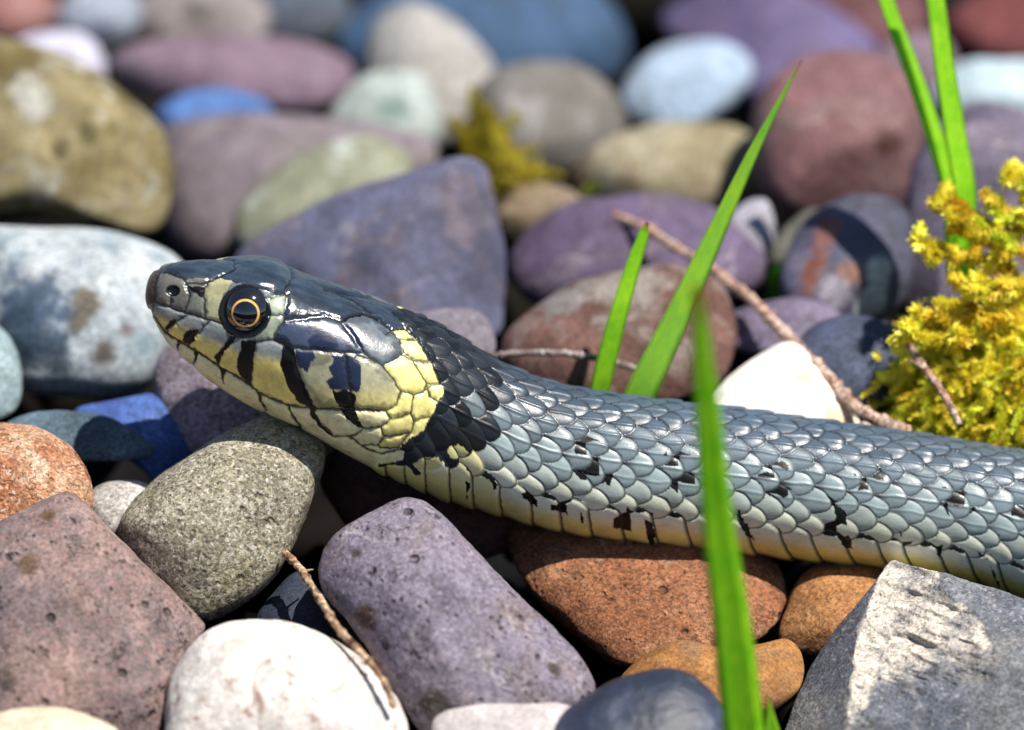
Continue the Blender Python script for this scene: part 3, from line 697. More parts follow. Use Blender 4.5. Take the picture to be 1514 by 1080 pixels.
# head ---------------------------------------------------------
seams = [
 [(240,397),(233,408),(229,422),(228,445),(224,462)], [(228,448),(238,450),(252,455),(274,463),(304,471),(328,479)], [(252,442),(252,455)],
 [(281,434),(278,448),(273,463)], [(240,401),(258,406),(272,414),(276,421),(281,434)], [(322,411),(308,418),(302,430),(303,470)],
 [(276,418),(300,419),(322,411),(345,399),(350,384)],
 [(275,467),(262,475),(248,487),(244,495)], [(308,476),(297,490),(284,500),(277,512)], [(347,500),(332,514),(323,528),(322,543)], [(376,508),(373,530),(371,573)],
 [(417,508),(436,530),(440,548),(450,574),(464,605)], [(509,523),(512,545),(516,572),(523,605)],
 [(220,460),(232,480),(244,495),(262,505),(289,521),(323,544),(355,562),(370,573),(384,585),(425,601),(461,606),(501,606),(525,606),(571,609)],
 [(262,506),(262,518)], [(289,522),(286,540)], [(326,546),(330,568)], [(379,581),(386,595),(394,609)], [(424,601),(432,616),(444,632)], [(460,606),(467,620),(492,646)], [(505,607),(520,624),(537,634)],
 [(404,503),(425,514),(440,516),(470,517),(500,522),(535,523),(540,523)],
 [(399,466),(420,466)], [(398,441),(410,436),(423,434),(424,446),(420,466),(418,475),(408,491),(404,503),(396,503)], [(375,508),(396,503)],
 [(424,434),(421,455)], [(420,473),(449,471),(481,467),(490,470),(504,474),(517,466),(534,462),(560,470),(578,488)],
 [(504,474),(520,495),(536,519),(540,524)], [(505,476),(524,465),(543,465),(562,476),(579,489),(570,494)], [(579,489),(590,500),(599,520),(590,530),(565,540),(539,525)],
 [(528,526),(565,540),(580,558),(593,580),(587,598),(571,609)],
 [(567,540),(597,525),(612,534),(632,568),(625,580),(612,584),(593,579)], [(590,500),(618,504),(635,533),(612,533),(599,520)], [(614,534),(639,537),(650,565),(633,568)],
 [(578,489),(600,486),(615,501),(590,500)], [(633,573),(652,568)], [(633,574),(638,588),(647,593)], [(612,585),(633,575)], [(612,585),(608,612),(577,621),(572,609)], [(608,612),(613,624),(635,616)],
 [(577,621),(563,633),(537,634),(522,646),(492,647)], [(613,625),(607,641),(568,647),(563,633)], [(568,647),(560,659),(533,659),(518,648)], [(607,641),(588,663),(563,664),(560,659)], [(562,673),(595,665)], [(562,673),(540,664),(533,659)],
 [(447,404),(432,411),(422,428),(421,434)], [(480,427),(520,443),(548,462)]]
sd = distline(seams, 14.0)
hcol = np.empty((NV, 3))
hcol[:] = A(120, 132, 138)
# broad fields
topz = inpoly([(200,360),(620,360),(620,500),(578,488),(560,470),(534,462),(517,466),(504,474),(481,467),(420,473),(420,440),(398,432),(380,428),(345,420),(322,411),(300,418),(272,415),(240,401),(222,412)])
hcol[topz] = A(44, 54, 66)
snout = inpoly([(222,412),(240,400),(272,413),(322,411),(345,420),(328,450),(328,480),(304,472),(252,456),(224,452)])
hcol[snout] = A(104, 102, 96)
hcol[inpoly([(302,424),(322,410),(345,420),(328,440),(326,478),(304,472)])] = A(186, 182, 142)
hcol[inpoly([(281,434),(303,428),(303,471),(273,463)])] = A(122, 126, 116)
hcol[inpoly([(212,440),(220,412),(238,398),(231,412),(228,430),(225,462),(216,456)])] = A(66, 52, 40)
# labials: yellow below, greyish above
lab = inpoly([(216,452),(228,448),(252,455),(304,471),(330,480),(347,500),(376,506),(398,503),(425,514),(437,520),(440,548),(464,606),(425,601),(370,573),(322,543),(262,505),(235,486)])
ymid = np.interp(qx, [220,245,275,300,340,380,415,440], [458,474,488,503,519,530,536,545])
gy_ = sstep(-11, 9, qy - ymid)[:, None]
hcol = np.where(lab[:, None], A(136,142,142) * (1 - gy_) + A(254,232,130) * gy_, hcol)
hcol[inpoly([(396,503),(404,503),(418,508),(417,530),(376,530),(376,508)])] *= 1.25
low_ = inpoly([(216,462),(244,495),(289,521),(323,544),(370,573),(425,601),(461,606),(525,606),(572,609),(612,585),(640,600),(610,660),(560,720),(420,660),(216,540)])
hcol[low_] = A(253, 246, 190)
cheek = inpoly([(437,519),(540,523),(566,540),(593,580),(587,598),(571,609),(464,606),(440,548)])
hcol[cheek] = A(170, 168, 138)
hcol = np.where((cheek & (qy > 560))[:, None], hcol * (1 - sstep(560, 600, qy)[:, None]) + A(228,214,140) * sstep(560, 600, qy)[:, None], hcol)
temp = inpoly([(404,503),(420,473),(449,471),(481,467),(504,474),(520,495),(540,524),(500,522),(440,516)])
hcol[temp] = A(66, 76, 100)
temp2 = inpoly([(504,474),(524,465),(543,465),(579,489),(590,500),(599,520),(565,540),(539,525)])
hcol[temp2] = A(104, 112, 120)
post = inpoly([(398,438),(423,434),(421,466),(418,475),(404,503),(375,509),(380,495)])
hcol[post] = A(168, 180, 158)
collar = inpoly([(567,540),(597,525),(590,500),(578,489),(600,486),(618,503),(637,535),(651,566),(656,580),(648,594),(636,617),(625,637),(608,646),(590,664),(560,664),(563,633),(577,621),(572,609),(587,598),(593,580)])
hcol[collar] = A(252, 240, 150)
mott = 0.9 + 0.22 * fbm(PF, 800, 21, 4) + 0.10 * fbm(PF, 3000, 22, 2)
hcol = hcol * np.clip(mott, 0.5, 1.4)[:, None]
# grey olive clouding on cheek and temporals
cl = sstep(0.1, 0.5, fbm(PF, 600, 31, 3)) * (cheek | temp2 | temp)
hcol = hcol * (1 - 0.45 * cl[:, None])
stv = fbm(np.stack([qx0 * 0.02 + qy0 * 0.01, qy0 * 0.16 - qx0 * 0.05, side * 2.0], -1), 1.0, 61, 4)
hcol = np.where(topz[:, None], hcol * np.clip(1.05 + 0.45 * stv, 0.5, 1.9)[:, None], hcol)  # sheen streaks of the crown put into its colour
black = [
 [(245,491),(243,484),(251,475),(262,471),(257,480),(249,487)], [(271,497),(277,490),(286,487),(296,486),(290,494),(287,505),(281,511),(274,509),(270,503)],
 [(261,504),(266,505),(265,511),(262,518)], [(286,522),(293,524),(290,533),(286,541)],
 [(339,498),(349,500),(342,511),(332,521),(326,530),(325,543),(319,538),(317,527),(325,518),(334,507)], [(324,546),(333,550),(330,567),(326,556)],
 [(358,504),(377,503),(377,516),(373,539),(370,574),(362,567),(354,553),(350,536),(354,519)], [(379,580),(385,585),(387,596),(393,608),(384,595)],
 [(417,512),(434,515),(438,530),(440,548),(450,571),(456,589),(469,606),(457,605),(443,596),(430,578),(421,560),(414,541)], [(423,600),(427,603),(434,617),(444,632),(437,625),(429,613)],
 [(457,606),(468,606),(466,613),(476,630),(492,646),(486,645),(469,628),(459,614)], [(503,606),(524,606),(527,613),(538,634),(527,632),(512,620)],
 [(490,576),(497,580),(508,578),(520,580),(526,585),(525,606),(500,602)], [(276,424),(302,424),(303,428),(300,440),(294,438),(284,430)],
 [(504,474),(517,467),(534,463),(560,471),(558,474),(536,466),(520,470),(508,476)]]
dark = [  # dark mottling on the cheek; its blue is sky reflection put into the colour
 [(489,522),(510,526),(527,527),(533,545),(534,563),(530,580),(510,578),(490,577),(482,563),(492,556),(486,543),(494,536)],
 [(437,519),(462,519),(466,530),(458,540),(455,552),(447,545),(440,540)], [(455,502),(466,494),(478,491),(497,501),(501,514),(478,518),(458,515)],
 [(507,482),(516,480),(527,488),(540,501),(534,506),(540,520),(528,512),(516,500)], [(404,502),(410,492),(424,498),(436,514),(420,512)]]
for p in dark:
    m = inpoly(p); hcol[m] = A(26, 36, 66) * np.clip(mott[m], 0.6, 1.5)[:, None]
for p in black: hcol[inpoly(p)] = BLACK
# ring of dark skin round the eye, nostril
ex, ey = 362.0, 462.0
er = np.hypot(qx0 - ex, (qy0 - ey))
hcol = np.where((er < 39)[:, None], BLACK, hcol)
nr = np.hypot((qx0 - 255.5) / 10.5, (qy0 - 430.5) / 8.5)
hcol = np.where((nr < 1.0)[:, None], A(8, 8, 10), hcol)
sline = sstep(2.6, 0.7, sd)
hcol = hcol * (1 - 0.92 * sline[:, None]) + A(16, 16, 20) * (0.92 * sline[:, None])
mouth = distline([[(220,460),(232,480),(244,495),(262,505),(289,521),(323,544),(355,562),(370,573),(384,585),(425,601),(461,606),(501,606),(525,606),(560,608)]], 10.0)
ml = sstep(3.0, 1.2, mouth)[:, None]; hcol = hcol * (1 - 0.9 * ml) + A(14, 13, 14) * 0.9 * ml
h_head = 2.2 * sstep(0.0, 6.0, sd) + 1.5 * sstep(0, 7, mouth) + 0.8 * sstep(2, 14, sd) - 6.0 * sstep(1.15, 0.5, nr) - 5.0 * sstep(36, 26, er) + 0.5 * fbm(PF, 900, 41, 2) * topz
# raised brow above the eye
h_head = h_head + 5.0 * np.exp(-((qx0 - 362) / 46) ** 2 - ((qy0 - 421) / 9) ** 2)
hz = headzone.astype(float).reshape(NX, NP)
for q_ in range(3):
    hz = (hz + np.roll(hz, 1, 0) + np.roll(hz, -1, 0) + np.roll(hz, 1, 1) + np.roll(hz, -1, 1)) / 5
hz = hz.ravel()
# soften the border between the two reliefs
hh = hz * (h_head - 0.8) + (1 - hz) * h_body
tint = np.where(headzone[:, None], hcol, cb)
tint = np.clip(tint, 0.004, 0.85)
hh = hh.reshape(NX, NP); hh[:3] = hh[:3].mean()
VB = (P + N * (hh[..., None] - 2.8) * S)
# keep columns apart at the snout tip
VB[0] = VB[0].mean(0)
gl = np.where(headzone & topz, 0.16, np.where(headzone, 0.25, np.where(nape, 0.32, np.where(mk, 0.34, np.interp(brow, [0, 3, 6], [0.44, 0.38, 0.32])))))

# the rest of the body, out of the photo: a coil over the stones to the right, tapering to the tail
c0 = np.array([(xs[-1] - CX) * S, yax[-1], zc[-1]])
nT = 600; tt = np.linspace(0, 1, nT + 1)[1:]
head_ang = 0.0; pos = c0.copy(); ext_rows = []; step = 0.42 / nT
base_ring = P[-1] - c0; nring = N[-1]; angd = math.atan2(-(midy[-1] - midy[-40]) , xs[-1] - xs[-40])
SRC = np.clip(np.searchsorted(sarc, sarc[-1] - 282 + (np.arange(1, nT + 1) * step / S) % 282), 0, NX - 1)
for i, t in enumerate(tt):
    head_ang = np.interp(t, [0, 0.12, 0.45, 0.7, 1.0], [0, 0.25, 1.75, 2.2, 1.3])
    zt = np.interp(t, [0, 0.1, 0.3, 1], [c0[2], c0[2] - 0.0015, -0.007, -0.012])
    pos = pos + step * np.array([math.cos(head_ang), math.sin(head_ang), 0]); pos[2] = zt
    rs = np.interp(t, [0, 0.35, 0.7, 0.93, 1.0], [1, 1.12, 0.75, 0.28, 0.03])
    sidev = np.array([-math.sin(head_ang), math.cos(head_ang), 0])
    ring = base_ring[:, :1] * 0 + base_ring[:, 1:2] * sidev * rs + base_ring[:, 2:3] * np.array([0, 0, 1.0]) * rs
    dsp = (hh[SRC[i]] - 2.8)[:, None] * S * rs
    ring = ring + dsp * (nring[:, 1:2] * sidev + nring[:, 2:3] * np.array([0, 0, 1.0]))
    ext_rows.append(pos + ring)
VE = np.array(ext_rows)
cyc = tint.reshape(NX, NP, 3)
i0 = np.searchsorted(xs, 1420)
ce = cyc[SRC]
VALL = np.concatenate([VB, VE], 0); CALL = np.concatenate([cyc, ce], 0)
gl = np.clip(gl + np.where(headzone, 0.08 * fbm(PF, 500, 81, 3), 0.16 * (hs2 - 0.4)), 0.14, 0.6)
isblk = np.zeros(NV, bool)
for p in black: isblk |= inpoly(p)
shn = np.where(headzone, np.where(isblk, 0.22, np.where(topz, 0.75, 0.6)), np.where(nape, 0.22, np.where(mk, 0.2, 0.5)))
SHALL = np.concatenate([shn.reshape(NX, NP), np.full((nT, NP), 0.45)], 0)
GALL = np.concatenate([gl.reshape(NX, NP), np.full((nT, NP), 0.3)], 0)
t = NT('snake_skin')
at = t.node('ShaderNodeAttribute', attribute_name='tint'); ag = t.node('ShaderNodeAttribute', attribute_name='gloss')
tcn = t.node('ShaderNodeTexCoord')
nz = t.noise(tcn.outputs['Object'], 5200, 3, 0.6)
t.link(t.mix(1.0, at.outputs['Color'], t.mix(nz, (0.82,)*3, (1.18,)*3), 'MULTIPLY'), t.b.inputs['Base Color'])
t.link(t.math('ADD', ag.outputs['Fac'], t.math('MULTIPLY', nz, 0.12)), t.b.inputs['Roughness'])
t.b.inputs['Specular IOR Level'].default_value = 0.5
t.link(t.node('ShaderNodeAttribute', attribute_name='shine').outputs['Fac'], t.b.inputs['Specular IOR Level'])
t.b.inputs['Coat Weight'].default_value = 0.06; t.b.inputs['Coat Roughness'].default_value = 0.16
t.b.inputs['Subsurface Weight'].default_value = 0.0
bp = t.node('ShaderNodeBump'); bp.inputs['Strength'].default_value = 0.25; bp.inputs['Distance'].default_value = 0.0001
t.link(t.noise(tcn.outputs['Object'], 3000, 4, 0.6), bp.inputs['Height']); t.link(bp.outputs[0], t.b.inputs['Normal'])
snake = mesh_obj('snake', VALL.reshape(-1, 3), grid_faces(NX + nT, NP, True), t.m, col=CALL.reshape(-1, 3), attrs={'gloss': GALL.ravel(), 'shine': SHALL.ravel()})
tag(snake, 'grass snake with yellow collar, black nape and grey scales resting over the stones', 'snake')

# eyes ---------------------------------------------------------
def glossy(name, c, rough=0.08, spec=0.8):
    t = NT(name); t.b.inputs['Base Color'].default_value = (*c, 1); t.b.inputs['Roughness'].default_value = rough
    t.b.inputs['Specular IOR Level'].default_value = spec; t.b.inputs['Coat Weight'].default_value = 1.0; t.b.inputs['Coat Roughness'].default_value = 0.03
    return t
m_eye = glossy('eye_dark', (0.006, 0.006, 0.008)).m
tg = glossy('eye_gold', (0.85, 0.42, 0.06), 0.25)
nn = tg.noise(tg.node('ShaderNodeTexCoord').outputs['Object'], 2500, 3); tg.link(tg.mix(nn, (0.55, 0.22, 0.03), (1.0, 0.62, 0.16)), tg.b.inputs['Base Color'])
m_pup = glossy('eye_pupil', (0.004, 0.005, 0.010), 0.04).m
def cap(name, R0, a0, a1, n, dirv, centre, mat, parent, m=10):
    dirv = dirv / np.linalg.norm(dirv); e1 = np.cross(dirv, [0, 0, 1.0]); e1 /= np.linalg.norm(e1); e2 = np.cross(e1, dirv)
    th = np.linspace(a0, a1, m); ph = np.linspace(0, 2 * np.pi, n, endpoint=False)
    V = centre + R0 * (np.cos(th)[:, None, None] * dirv + np.sin(th)[:, None, None] * (np.cos(ph)[None, :, None] * e1 + np.sin(ph)[None, :, None] * e2))
    return mesh_obj(name, V.reshape(-1, 3), grid_faces(m, n, True), mat, parent=parent, origin=centre)
for sgn in (-1, 1):
    k = np.argmin(np.hypot(qx0 - ex, qy0 - ey) + (far.ravel() != (sgn > 0)) * 1e4)
    surf = PF[k]; nrm = N.reshape(-1, 3)[k]
    nrm = nrm * np.array([1, 1, 0.6]); nrm /= np.linalg.norm(nrm)
    R0 = 39 * S; c = surf - nrm * R0 * 0.66
    eye = cap('eye', R0, 0.0, 1.6, 64, nrm, c, m_eye, snake, 30)
    vd = nrm * 0.55 + np.array([-0.02, sgn * 0.5, 0.10]); vd /= np.linalg.norm(vd)
    cap('iris', R0 * 1.012, 0.455, 0.56, 64, vd, c, tg.m, eye, 8)
    cap('pupil', R0 * 1.016, 0.0, 0.47, 48, vd, c, m_pup, eye, 14)

# ------------------------------------------------------------------ grass blades
def blade(label, pts, w0, mat, group='green grass blades', tipfrac=0.5, face=0.45, wprof=None):
    """pts: (px, py, d mm) from base to tip; w0 width in px"""
    n = 70; q = np.array([W(x, y, d * mm) for x, y, d in pts]); u = np.linspace(0, 1, len(q)); tq = np.linspace(0, 1, n)
    C = np.stack([pchip(tq, u, q[:, k]) for k in range(3)], -1)
    T = np.gradient(C, axis=0); T /= np.linalg.norm(T, axis=1, keepdims=True)
    sd_ = np.cross(T, FWD); sd_ /= np.linalg.norm(sd_, axis=1, keepdims=True)
    sd_ = sd_ * math.cos(face) + np.cross(T, sd_) * math.sin(face)
    nn_ = np.cross(T, sd_)
    w = 1.2 * w0 * S * (np.interp(tq, [0, tipfrac, 1], [1, 0.85, 0.03]) if wprof is None else np.interp(tq, *wprof))
    sec = [(-1, 0.10, 0), (-0.5, -0.06, .25), (0, -0.16, .5), (0.5, -0.06, .75), (1, 0.10, 1), (0.5, 0.0, .75), (0, -0.08, .5), (-0.5, 0.0, .25)]
    V = np.stack([C + sd_ * (a * w / 2)[:, None] + nn_ * (b * w / 2)[:, None] for a, b, _ in sec], 1)
    ac = np.tile([s_[2] for s_ in sec], n); al = np.repeat(tq * 6, len(sec))
    F = [tuple(f) for f in grid_faces(n, len(sec), True)] + [tuple(range(len(sec)))[::-1], tuple((n - 1) * len(sec) + i for i in range(len(sec)))]
    V = V.reshape(-1, 3); o = q[0]
    return tag(mesh_obj('grass_blade', V, F, mat, origin=o, attrs={'across': ac, 'along': al}), label, 'grass', group)
g1 = leaf_mat('grass_green', (160,230,50), (204,250,70), 0.6, stripe=True)
g2 = leaf_mat('grass_deep', (150,230,36), (204,250,60), 0.6, stripe=True)
g3 = leaf_mat('grass_pale', (170,238,96), (214,252,80), 0.6, stripe=True)
blade('long pale green grass blade with a fine tip rising behind the snake', [(880,735,20),(938,600,12),(1000,470,10),(1060,340,9),(1120,212,8),(1186,88,7)], 46, g3, wprof=([0,.25,.5,.75,1],[1,.95,.68,.38,.02]))
blade('short green grass blade with a nipped tip behind the snake', [(862,690,19),(884,585,12),(910,480,10),(935,395,10),(957,330,10)], 28, g2, wprof=([0,.4,.8,.95,1],[1,1,.72,.5,.15]))
blade('blurred bright green grass blade standing in front of the snake', [(1112,1180,-34),(1096,1060,-42),(1080,920,-50),(1060,770,-58),(1046,620,-66),(1030,425,-76)], 56, g2, wprof=([0,.3,.55,.8,1],[1,.96,.78,.62,.25]))
blade('tiny green grass tip beside the foot of the blurred blade', [(1150,1150,-24),(1142,1090,-26),(1136,1030,-28)], 28, g1)
blade('thin dark green grass blade bending out of the moss', [(1408,420,24),(1405,300,24),(1385,215,24),(1350,110,25),(1320,30,26),(1296,-40,26)], 26, g2, wprof=([0,.4,1],[.7,1,.8]))
blade('wide green grass blade upright out of the moss', [(1424,430,20),(1426,300,20),(1412,200,20),(1396,100,20),(1384,10,20),(1374,-70,20)], 33, g2, wprof=([0,.3,1],[1,1,.75]))
blade('small green sprout in the gap by the rust streaked stone', [(1150,440,44),(1150,408,42),(1160,388,40)], 34, g1)
blade('small yellow green shoot below the elongated tan pebble', [(866,320,64),(872,285,62),(884,262,61)], 30, leaf_mat('shoot', (170,180,70), (140,160,50), 0.3))

# ------------------------------------------------------------------ twigs
def twig(label, pts, r0, r1, mat, seed, knobs=14, spurs=3):
    rnd = np.random.RandomState(seed)
    n = 220; q = np.array([W(x, y, d * mm) for x, y, d in pts]); u = np.linspace(0, 1, len(q)); tq = np.linspace(0, 1, n)
    C = np.stack([pchip(tq, u, q[:, k]) for k in range(3)], -1)
    C += 0.00035 * np.stack([vnoise(C, 160, seed + k) for k in range(3)], -1)
    T = np.gradient(C, axis=0); T /= np.linalg.norm(T, axis=1, keepdims=True)
    a = np.cross(T, [0, 0, 1.0]); a /= np.linalg.norm(a, axis=1, keepdims=True); b = np.cross(T, a)
    r = (r0 + (r1 - r0) * tq) * S
    kn = np.zeros(n)
    for k in range(knobs): kn += np.exp(-((tq - (k + rnd.rand() * 0.7) / knobs) / 0.006) ** 2) * (0.18 + 0.3 * rnd.rand())
    r = r * (1 + kn) * (1 + 0.04 * rnd.randn(n))
    r[0] *= 0.3; r[-1] *= 0.3
    m = 14; ph = np.linspace(0, 2 * np.pi, m, endpoint=False)
    V = C[:, None] + r[:, None, None] * (np.cos(ph)[None, :, None] * a[:, None] + np.sin(ph)[None, :, None] * b[:, None])
    V = V.reshape(-1, 3); V += (0.12 * r0 * S * fbm(V, 1500, seed, 3))[:, None] * (V - np.repeat(C, m, 0)) / (np.repeat(r, m)[:, None] + 1e-9)
    F = grid_faces(n, m, True).tolist() + [list(range(m))[::-1], [(n - 1) * m + i for i in range(m)]]
    V = V.tolist()
    for k in range(spurs):                                   # short broken spurs
        i = int(n * (0.12 + 0.76 * (k + rnd.rand() * 0.6) / spurs)); an = rnd.rand() * 6.28
        dv_ = (math.cos(an) * a[i] + math.sin(an) * b[i]) * 0.9 - 0.5 * T[i]; L = (1.3 + rnd.rand() * 1.2) * r0 * S
        base = len(V); e1 = np.cross(dv_, T[i]); e1 /= np.linalg.norm(e1) + 1e-9; e2 = np.cross(dv_, e1); e2 /= np.linalg.norm(e2) + 1e-9
        for f, rr in ((0.3, 0.5), (0.9, 0.38), (1.9, 0.25)):
            for w_ in range(6):
                V.append((C[i] + dv_ * L * f + (math.cos(w_ * 1.047) * e1 + math.sin(w_ * 1.047) * e2) * rr * r0 * S).tolist())
        for j in range(2):
            for w_ in range(6): F.append([base + j * 6 + w_, base + j * 6 + (w_ + 1) % 6, base + (j + 1) * 6 + (w_ + 1) % 6, base + (j + 1) * 6 + w_])
        F.append([base + 12 + w_ for w_ in range(6)])
    return tag(mesh_obj('twig', V, F, mat, origin=q[0]), label, 'twig', 'dry twigs')
bark = stone_mat('bark', (214,186,168), (176,124,98), (110,70,52), big=500, grain=0.45, speck=(236,226,214), speck_amt=0.5, bump=1.0, k=0.85, rough=0.8, sat=0.9)
barkd = stone_mat('bark_grey', (176,164,164), (124,108,104), (96,76,62), big=500, grain=0.45, bump=1.0, k=0.85, rough=0.85)
barko = stone_mat('bark_orange', (226,190,150), (150,104,70), (52,38,32), big=420, grain=0.5, bump=1.0, k=0.85, rough=0.8)
twig('long knobby pale brown twig slanting over the white stone to the moss', [(900,314,44),(960,342,38),(1030,385,33),(1100,437,27),(1160,492,22),(1215,552,16),(1270,605,12),(1345,640,9)], 5.5, 10.5, bark, 3, 18, 6)
twig('thin grey curved twig lying behind the snake neck', [(700,530,16),(760,523,15),(820,522,14.5),(880,530,14.5),(945,547,15)], 5, 5, barkd, 4, 10, 2)
twig('short pinkish twig leaning on the yellow moss', [(1336,486,12),(1362,530,10),(1392,578,8),(1418,632,7)], 6, 5.5, bark, 5, 6, 3)
twig('broken orange twig between the white quartz and purple grey stones', [(424,818,-6),(455,862,-12),(500,924,-20),(540,974,-25),(566,1008,-27),(580,1046,-28)], 5.5, 5, barko, 6, 12, 3)

# ------------------------------------------------------------------ moss
def moss(label, name, cen, rad, nstr, mats, seed, branches=(), len_px=(40, 90), leafw=4.0, cat='moss', group=None, kind=None):
    """mound of leafy strands. cen (px,py,d mm), rad in px (x, up, depth)"""
    rnd = np.random.RandomState(seed); V = []; F = []; MI = []
    cen_w = W(cen[0], cen[1], cen[2] * mm)
    V0 = []
    def strand(pts, r, dens, mi, lw):
        q = np.array(pts); L = np.linalg.norm(np.diff(q, axis=0), axis=1).sum(); n = max(int(L / S / 3.0 * dens), 6)
        u = np.linspace(0, 1, len(q)); tq = (np.arange(n) + rnd.rand(n)) / n
        C = np.stack([np.interp(tq, u, q[:, k]) for k in range(3)], -1)
        e = 0.02; C2 = np.stack([np.interp(np.clip(tq + e, 0, 1.0), u, q[:, k]) - np.interp(np.clip(tq - e, 0, 1), u, q[:, k]) for k in range(3)], -1)
        T = C2 / (np.linalg.norm(C2, axis=1, keepdims=True) + 1e-12)
        rv = rnd.randn(n, 3); side_ = np.cross(T, rv); side_ /= np.linalg.norm(side_, axis=1, keepdims=True) + 1e-12
        ll = r * S * (0.7 + 0.6 * rnd.rand(n)) * np.interp(tq, [0, 0.8, 1], [1, 0.9, 0.5])
        tip = C + side_ * ll[:, None] + T * (ll * 0.8)[:, None]
        wv = np.cross(side_, T) ; w = (lw * S * (0.7 + 0.6 * rnd.rand(n)))[:, None]
        midp = C + (tip - C) * 0.45 + T * (0.15 * ll)[:, None]
        a_, b_, c_, d_ = C, midp + wv * w, tip, midp - wv * w
        base = sum(len(v) for v in V0)
        V0.append(np.stack([a_, b_, c_, d_], 1).reshape(-1, 3))
        F.append(np.arange(n * 4).reshape(-1, 4) + base); MI.append(np.full(n, mi))
    for k in range(nstr):
        th = rnd.rand() * 2 * np.pi; z = rnd.uniform(-0.25, 1.0); cr = math.sqrt(max(0, 1 - z * z))
        dirv = np.array([cr * math.cos(th), z, cr * math.sin(th)])          # right, up, depth
        lump_ = 0.86 + 0.28 * rnd.rand()
        loc = dirv * np.array(rad) * lump_
        base = cen_w + S * (loc[0] * RIGHT + loc[1] * np.array([0, 0, 1.0]) + loc[2] * np.array([0, 1.0, 0]))
        out = dirv[0] * RIGHT + dirv[1] * np.array([0, 0, 1.0]) + dirv[2] * np.array([0, 1.0, 0])
        drift = rnd.randn(3) * 0.7; drift[2] *= 0.5
        L = rnd.uniform(*len_px) * S
        p1 = base + (out * 0.35 + drift * 0.6) * L * 0.5; p2 = p1 + (drift * 0.8 + np.array([0, -0.2, -0.25]) + out * 0.1) * L * 0.5
        strand([base - out * L * 0.15, p1, p2], rnd.uniform(6, 10.5), 3.0, rnd.choice(len(mats), p=np.array([0.45, 0.2, 0.35])[:len(mats)] / sum([0.45, 0.2, 0.35][:len(mats)])), leafw * 0.42)
    for pts, r, mi in branches:
        strand([W(x, y, d * mm) for x, y, d in pts], r * 1.15, 8.0, mi, leafw * 0.6)
        strand([W(x, y, d * mm) for x, y, d in pts], r * 0.5, 6.0, mi, leafw)
    Vv = np.concatenate(V0); Ff = np.concatenate(F)
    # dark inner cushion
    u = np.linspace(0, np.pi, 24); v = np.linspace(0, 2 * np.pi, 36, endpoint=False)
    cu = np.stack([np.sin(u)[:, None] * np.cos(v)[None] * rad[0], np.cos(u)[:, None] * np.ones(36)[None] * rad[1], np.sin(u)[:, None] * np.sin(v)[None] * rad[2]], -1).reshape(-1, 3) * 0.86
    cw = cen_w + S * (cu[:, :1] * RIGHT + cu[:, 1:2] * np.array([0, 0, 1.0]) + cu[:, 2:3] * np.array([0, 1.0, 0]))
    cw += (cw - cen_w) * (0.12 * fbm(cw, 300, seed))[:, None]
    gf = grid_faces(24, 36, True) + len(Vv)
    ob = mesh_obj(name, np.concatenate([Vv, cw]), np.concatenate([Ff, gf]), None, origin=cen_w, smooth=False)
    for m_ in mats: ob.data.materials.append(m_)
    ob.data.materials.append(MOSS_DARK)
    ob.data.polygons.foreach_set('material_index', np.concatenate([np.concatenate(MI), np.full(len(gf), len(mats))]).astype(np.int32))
    return tag(ob, label, cat, group, kind)
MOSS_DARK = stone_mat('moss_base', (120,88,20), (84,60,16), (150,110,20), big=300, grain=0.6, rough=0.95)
mo1 = leaf_mat('moss_yellow', (252,242,92), (246,232,70), 0.38, k=1.0)
mo2 = leaf_mat('moss_gold', (250,232,84), (242,210,66), 0.38, k=1.0)
mo3 = leaf_mat('moss_green', (234,240,84), (220,228,70), 0.38, k=1.0)
br = []
for pts in ([(1500,398,16),(1450,384,14),(1400,376,13),(1350,353,12)], [(1505,350,18),(1450,330,16),(1418,310,15),(1394,290,14)], [(1530,330,16),(1498,322,15),(1470,305,14),(1456,284,14)],
            [(1540,290,18),(1514,270,17),(1484,262,16)], [(1530,380,14),(1480,360,13),(1448,345,13),(1420,342,13)], [(1530,430,14),(1480,420,12),(1440,424,12),(1405,412,12)],
            [(1520,440,16),(1490,400,15),(1470,350,15)], [(1540,340,16),(1520,300,16),(1510,255,16)], [(1500,470,12),(1440,470,11),(1390,468,11),(1345,478,11)],
            [(1480,500,12),(1420,492,11),(1370,490,11),(1338,500,11)]):
    br.append((pts, 15, 1 if random.Random(len(br)).random() < 0.6 else 0))
    rb = random.Random(len(br) * 7 + 1)
    for q_ in range(7):                                # side shoots
        i_ = rb.randrange(len(pts) - 1); f_ = rb.random(); x_, y_, d_ = [a_ + (b_ - a_) * f_ for a_, b_ in zip(pts[i_], pts[i_ + 1])]
        br.append(([(x_, y_, d_), (x_ + rb.uniform(-22, 14), y_ + rb.uniform(-18, 18), d_ + rb.uniform(-3, 2)), (x_ + rb.uniform(-36, 18), y_ + rb.uniform(-32, 26), d_ + rb.uniform(-4, 2))], 12, rb.choice((0, 1, 2, 0))))
moss('mound of golden yellow feathery moss between the stones behind the snake', 'moss', (1500,592,22), (176,134,130), 2600, [mo1, mo2, mo3], 7, br, kind='stuff')
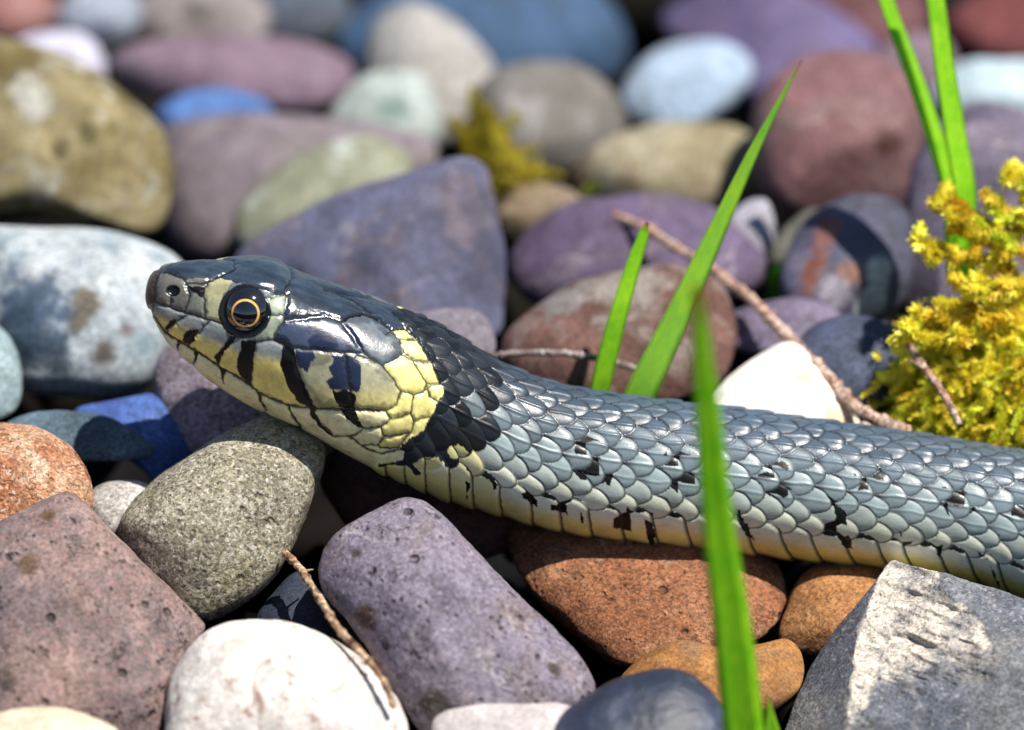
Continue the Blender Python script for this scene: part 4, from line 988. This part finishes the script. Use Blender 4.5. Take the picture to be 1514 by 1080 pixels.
moss('blurred dry yellow tuft among the background pebbles', 'moss', (758,282,64), (34,44,40), 130, [leaf_mat('tuft_y', (208,196,70), (176,160,52), 0.4), leaf_mat('tuft_b', (168,150,56), (136,116,40), 0.4)], 9,
     [([(812,345,60),(790,310,62),(768,270,64),(745,232,67),(726,190,69)], 26, 0), ([(780,300,62),(760,260,65),(738,215,68),(715,160,71)], 22, 1), ([(720,250,68),(712,200,70),(698,130,72)], 14, 0), ([(700,240,68),(690,200,68),(668,180,68)], 14, 0), ([(740,230,68),(750,190,68),(764,168,68)], 10, 0)], len_px=(30, 60), kind='stuff')

# ------------------------------------------------------------------ loose pebbles of the bed outside the photo and deep in the gaps
rnd = np.random.RandomState(11)
ph_, th_ = np.linspace(0, np.pi, 9), np.linspace(0, 2 * np.pi, 14, endpoint=False)
unit = np.stack([np.sin(ph_)[:, None] * np.cos(th_)[None], np.sin(ph_)[:, None] * np.sin(th_)[None], np.cos(ph_)[:, None] * np.ones(14)[None]], -1).reshape(-1, 3)
uf = grid_faces(9, 14, True)
pal = [(150,140,150),(120,110,130),(170,160,140),(130,100,90),(190,190,190),(100,110,130),(140,120,110),(160,150,120)]
tail = VE.mean(1)
Vs, Fs, Cs = [], [], []; placed = []
def bed_z(y): return np.interp(y, [-0.14, -0.043, -0.016, 0.02, 0.064, 0.4], [-0.045, -0.027, -0.019, -0.009, -0.0065, -0.008])
SPOT = np.array([list(o.location) for o in STONES.values()]); SRAD = np.array([max(o.dimensions) / 2 for o in STONES.values()])
placed2 = []; cand = [(0, k) for k in range(9000)] + [(1, k) for k in range(9000)]
for layer, k in cand:
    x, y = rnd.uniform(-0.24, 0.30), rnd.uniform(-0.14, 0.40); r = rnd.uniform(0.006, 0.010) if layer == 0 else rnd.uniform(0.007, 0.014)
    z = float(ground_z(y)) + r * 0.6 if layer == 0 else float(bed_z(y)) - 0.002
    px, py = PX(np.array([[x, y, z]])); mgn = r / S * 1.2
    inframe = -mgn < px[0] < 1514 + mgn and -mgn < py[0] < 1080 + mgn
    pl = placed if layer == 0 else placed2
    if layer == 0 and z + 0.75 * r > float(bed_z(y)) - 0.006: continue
    if layer == 1:
        if inframe: continue
        if np.min(np.hypot(tail[:, 0] - x, tail[:, 1] - y)) < 0.0085 + r * 0.8: continue
        if np.min(np.linalg.norm(SPOT - [x, y, z], axis=1) - 0.8 * SRAD) < 0.8 * r: continue
    if any((x - a) ** 2 + (y - b) ** 2 < (0.8 * (r + c)) ** 2 for a, b, c in pl): continue
    pl.append((x, y, r))
    sc = np.array([1, rnd.uniform(0.7, 1.0), rnd.uniform(0.55, 0.8)]) * r; a = rnd.rand() * 6.28
    v = unit * (1 + 0.12 * fbm(unit + k * 1.3, 1.5, k * 0.1, 2))[:, None] * sc
    v = np.stack([v[:, 0] * math.cos(a) - v[:, 1] * math.sin(a), v[:, 0] * math.sin(a) + v[:, 1] * math.cos(a), v[:, 2]], -1) + [x, y, z]
    Fs.append(uf + len(Vs) * len(unit)); Vs.append(v); Cs.append(np.repeat((lin(pal[rnd.randint(len(pal))]) * (0.015 if layer == 0 else 0.6))[None], len(unit), 0))  # lower layer near black: shade of the gaps put into its colour
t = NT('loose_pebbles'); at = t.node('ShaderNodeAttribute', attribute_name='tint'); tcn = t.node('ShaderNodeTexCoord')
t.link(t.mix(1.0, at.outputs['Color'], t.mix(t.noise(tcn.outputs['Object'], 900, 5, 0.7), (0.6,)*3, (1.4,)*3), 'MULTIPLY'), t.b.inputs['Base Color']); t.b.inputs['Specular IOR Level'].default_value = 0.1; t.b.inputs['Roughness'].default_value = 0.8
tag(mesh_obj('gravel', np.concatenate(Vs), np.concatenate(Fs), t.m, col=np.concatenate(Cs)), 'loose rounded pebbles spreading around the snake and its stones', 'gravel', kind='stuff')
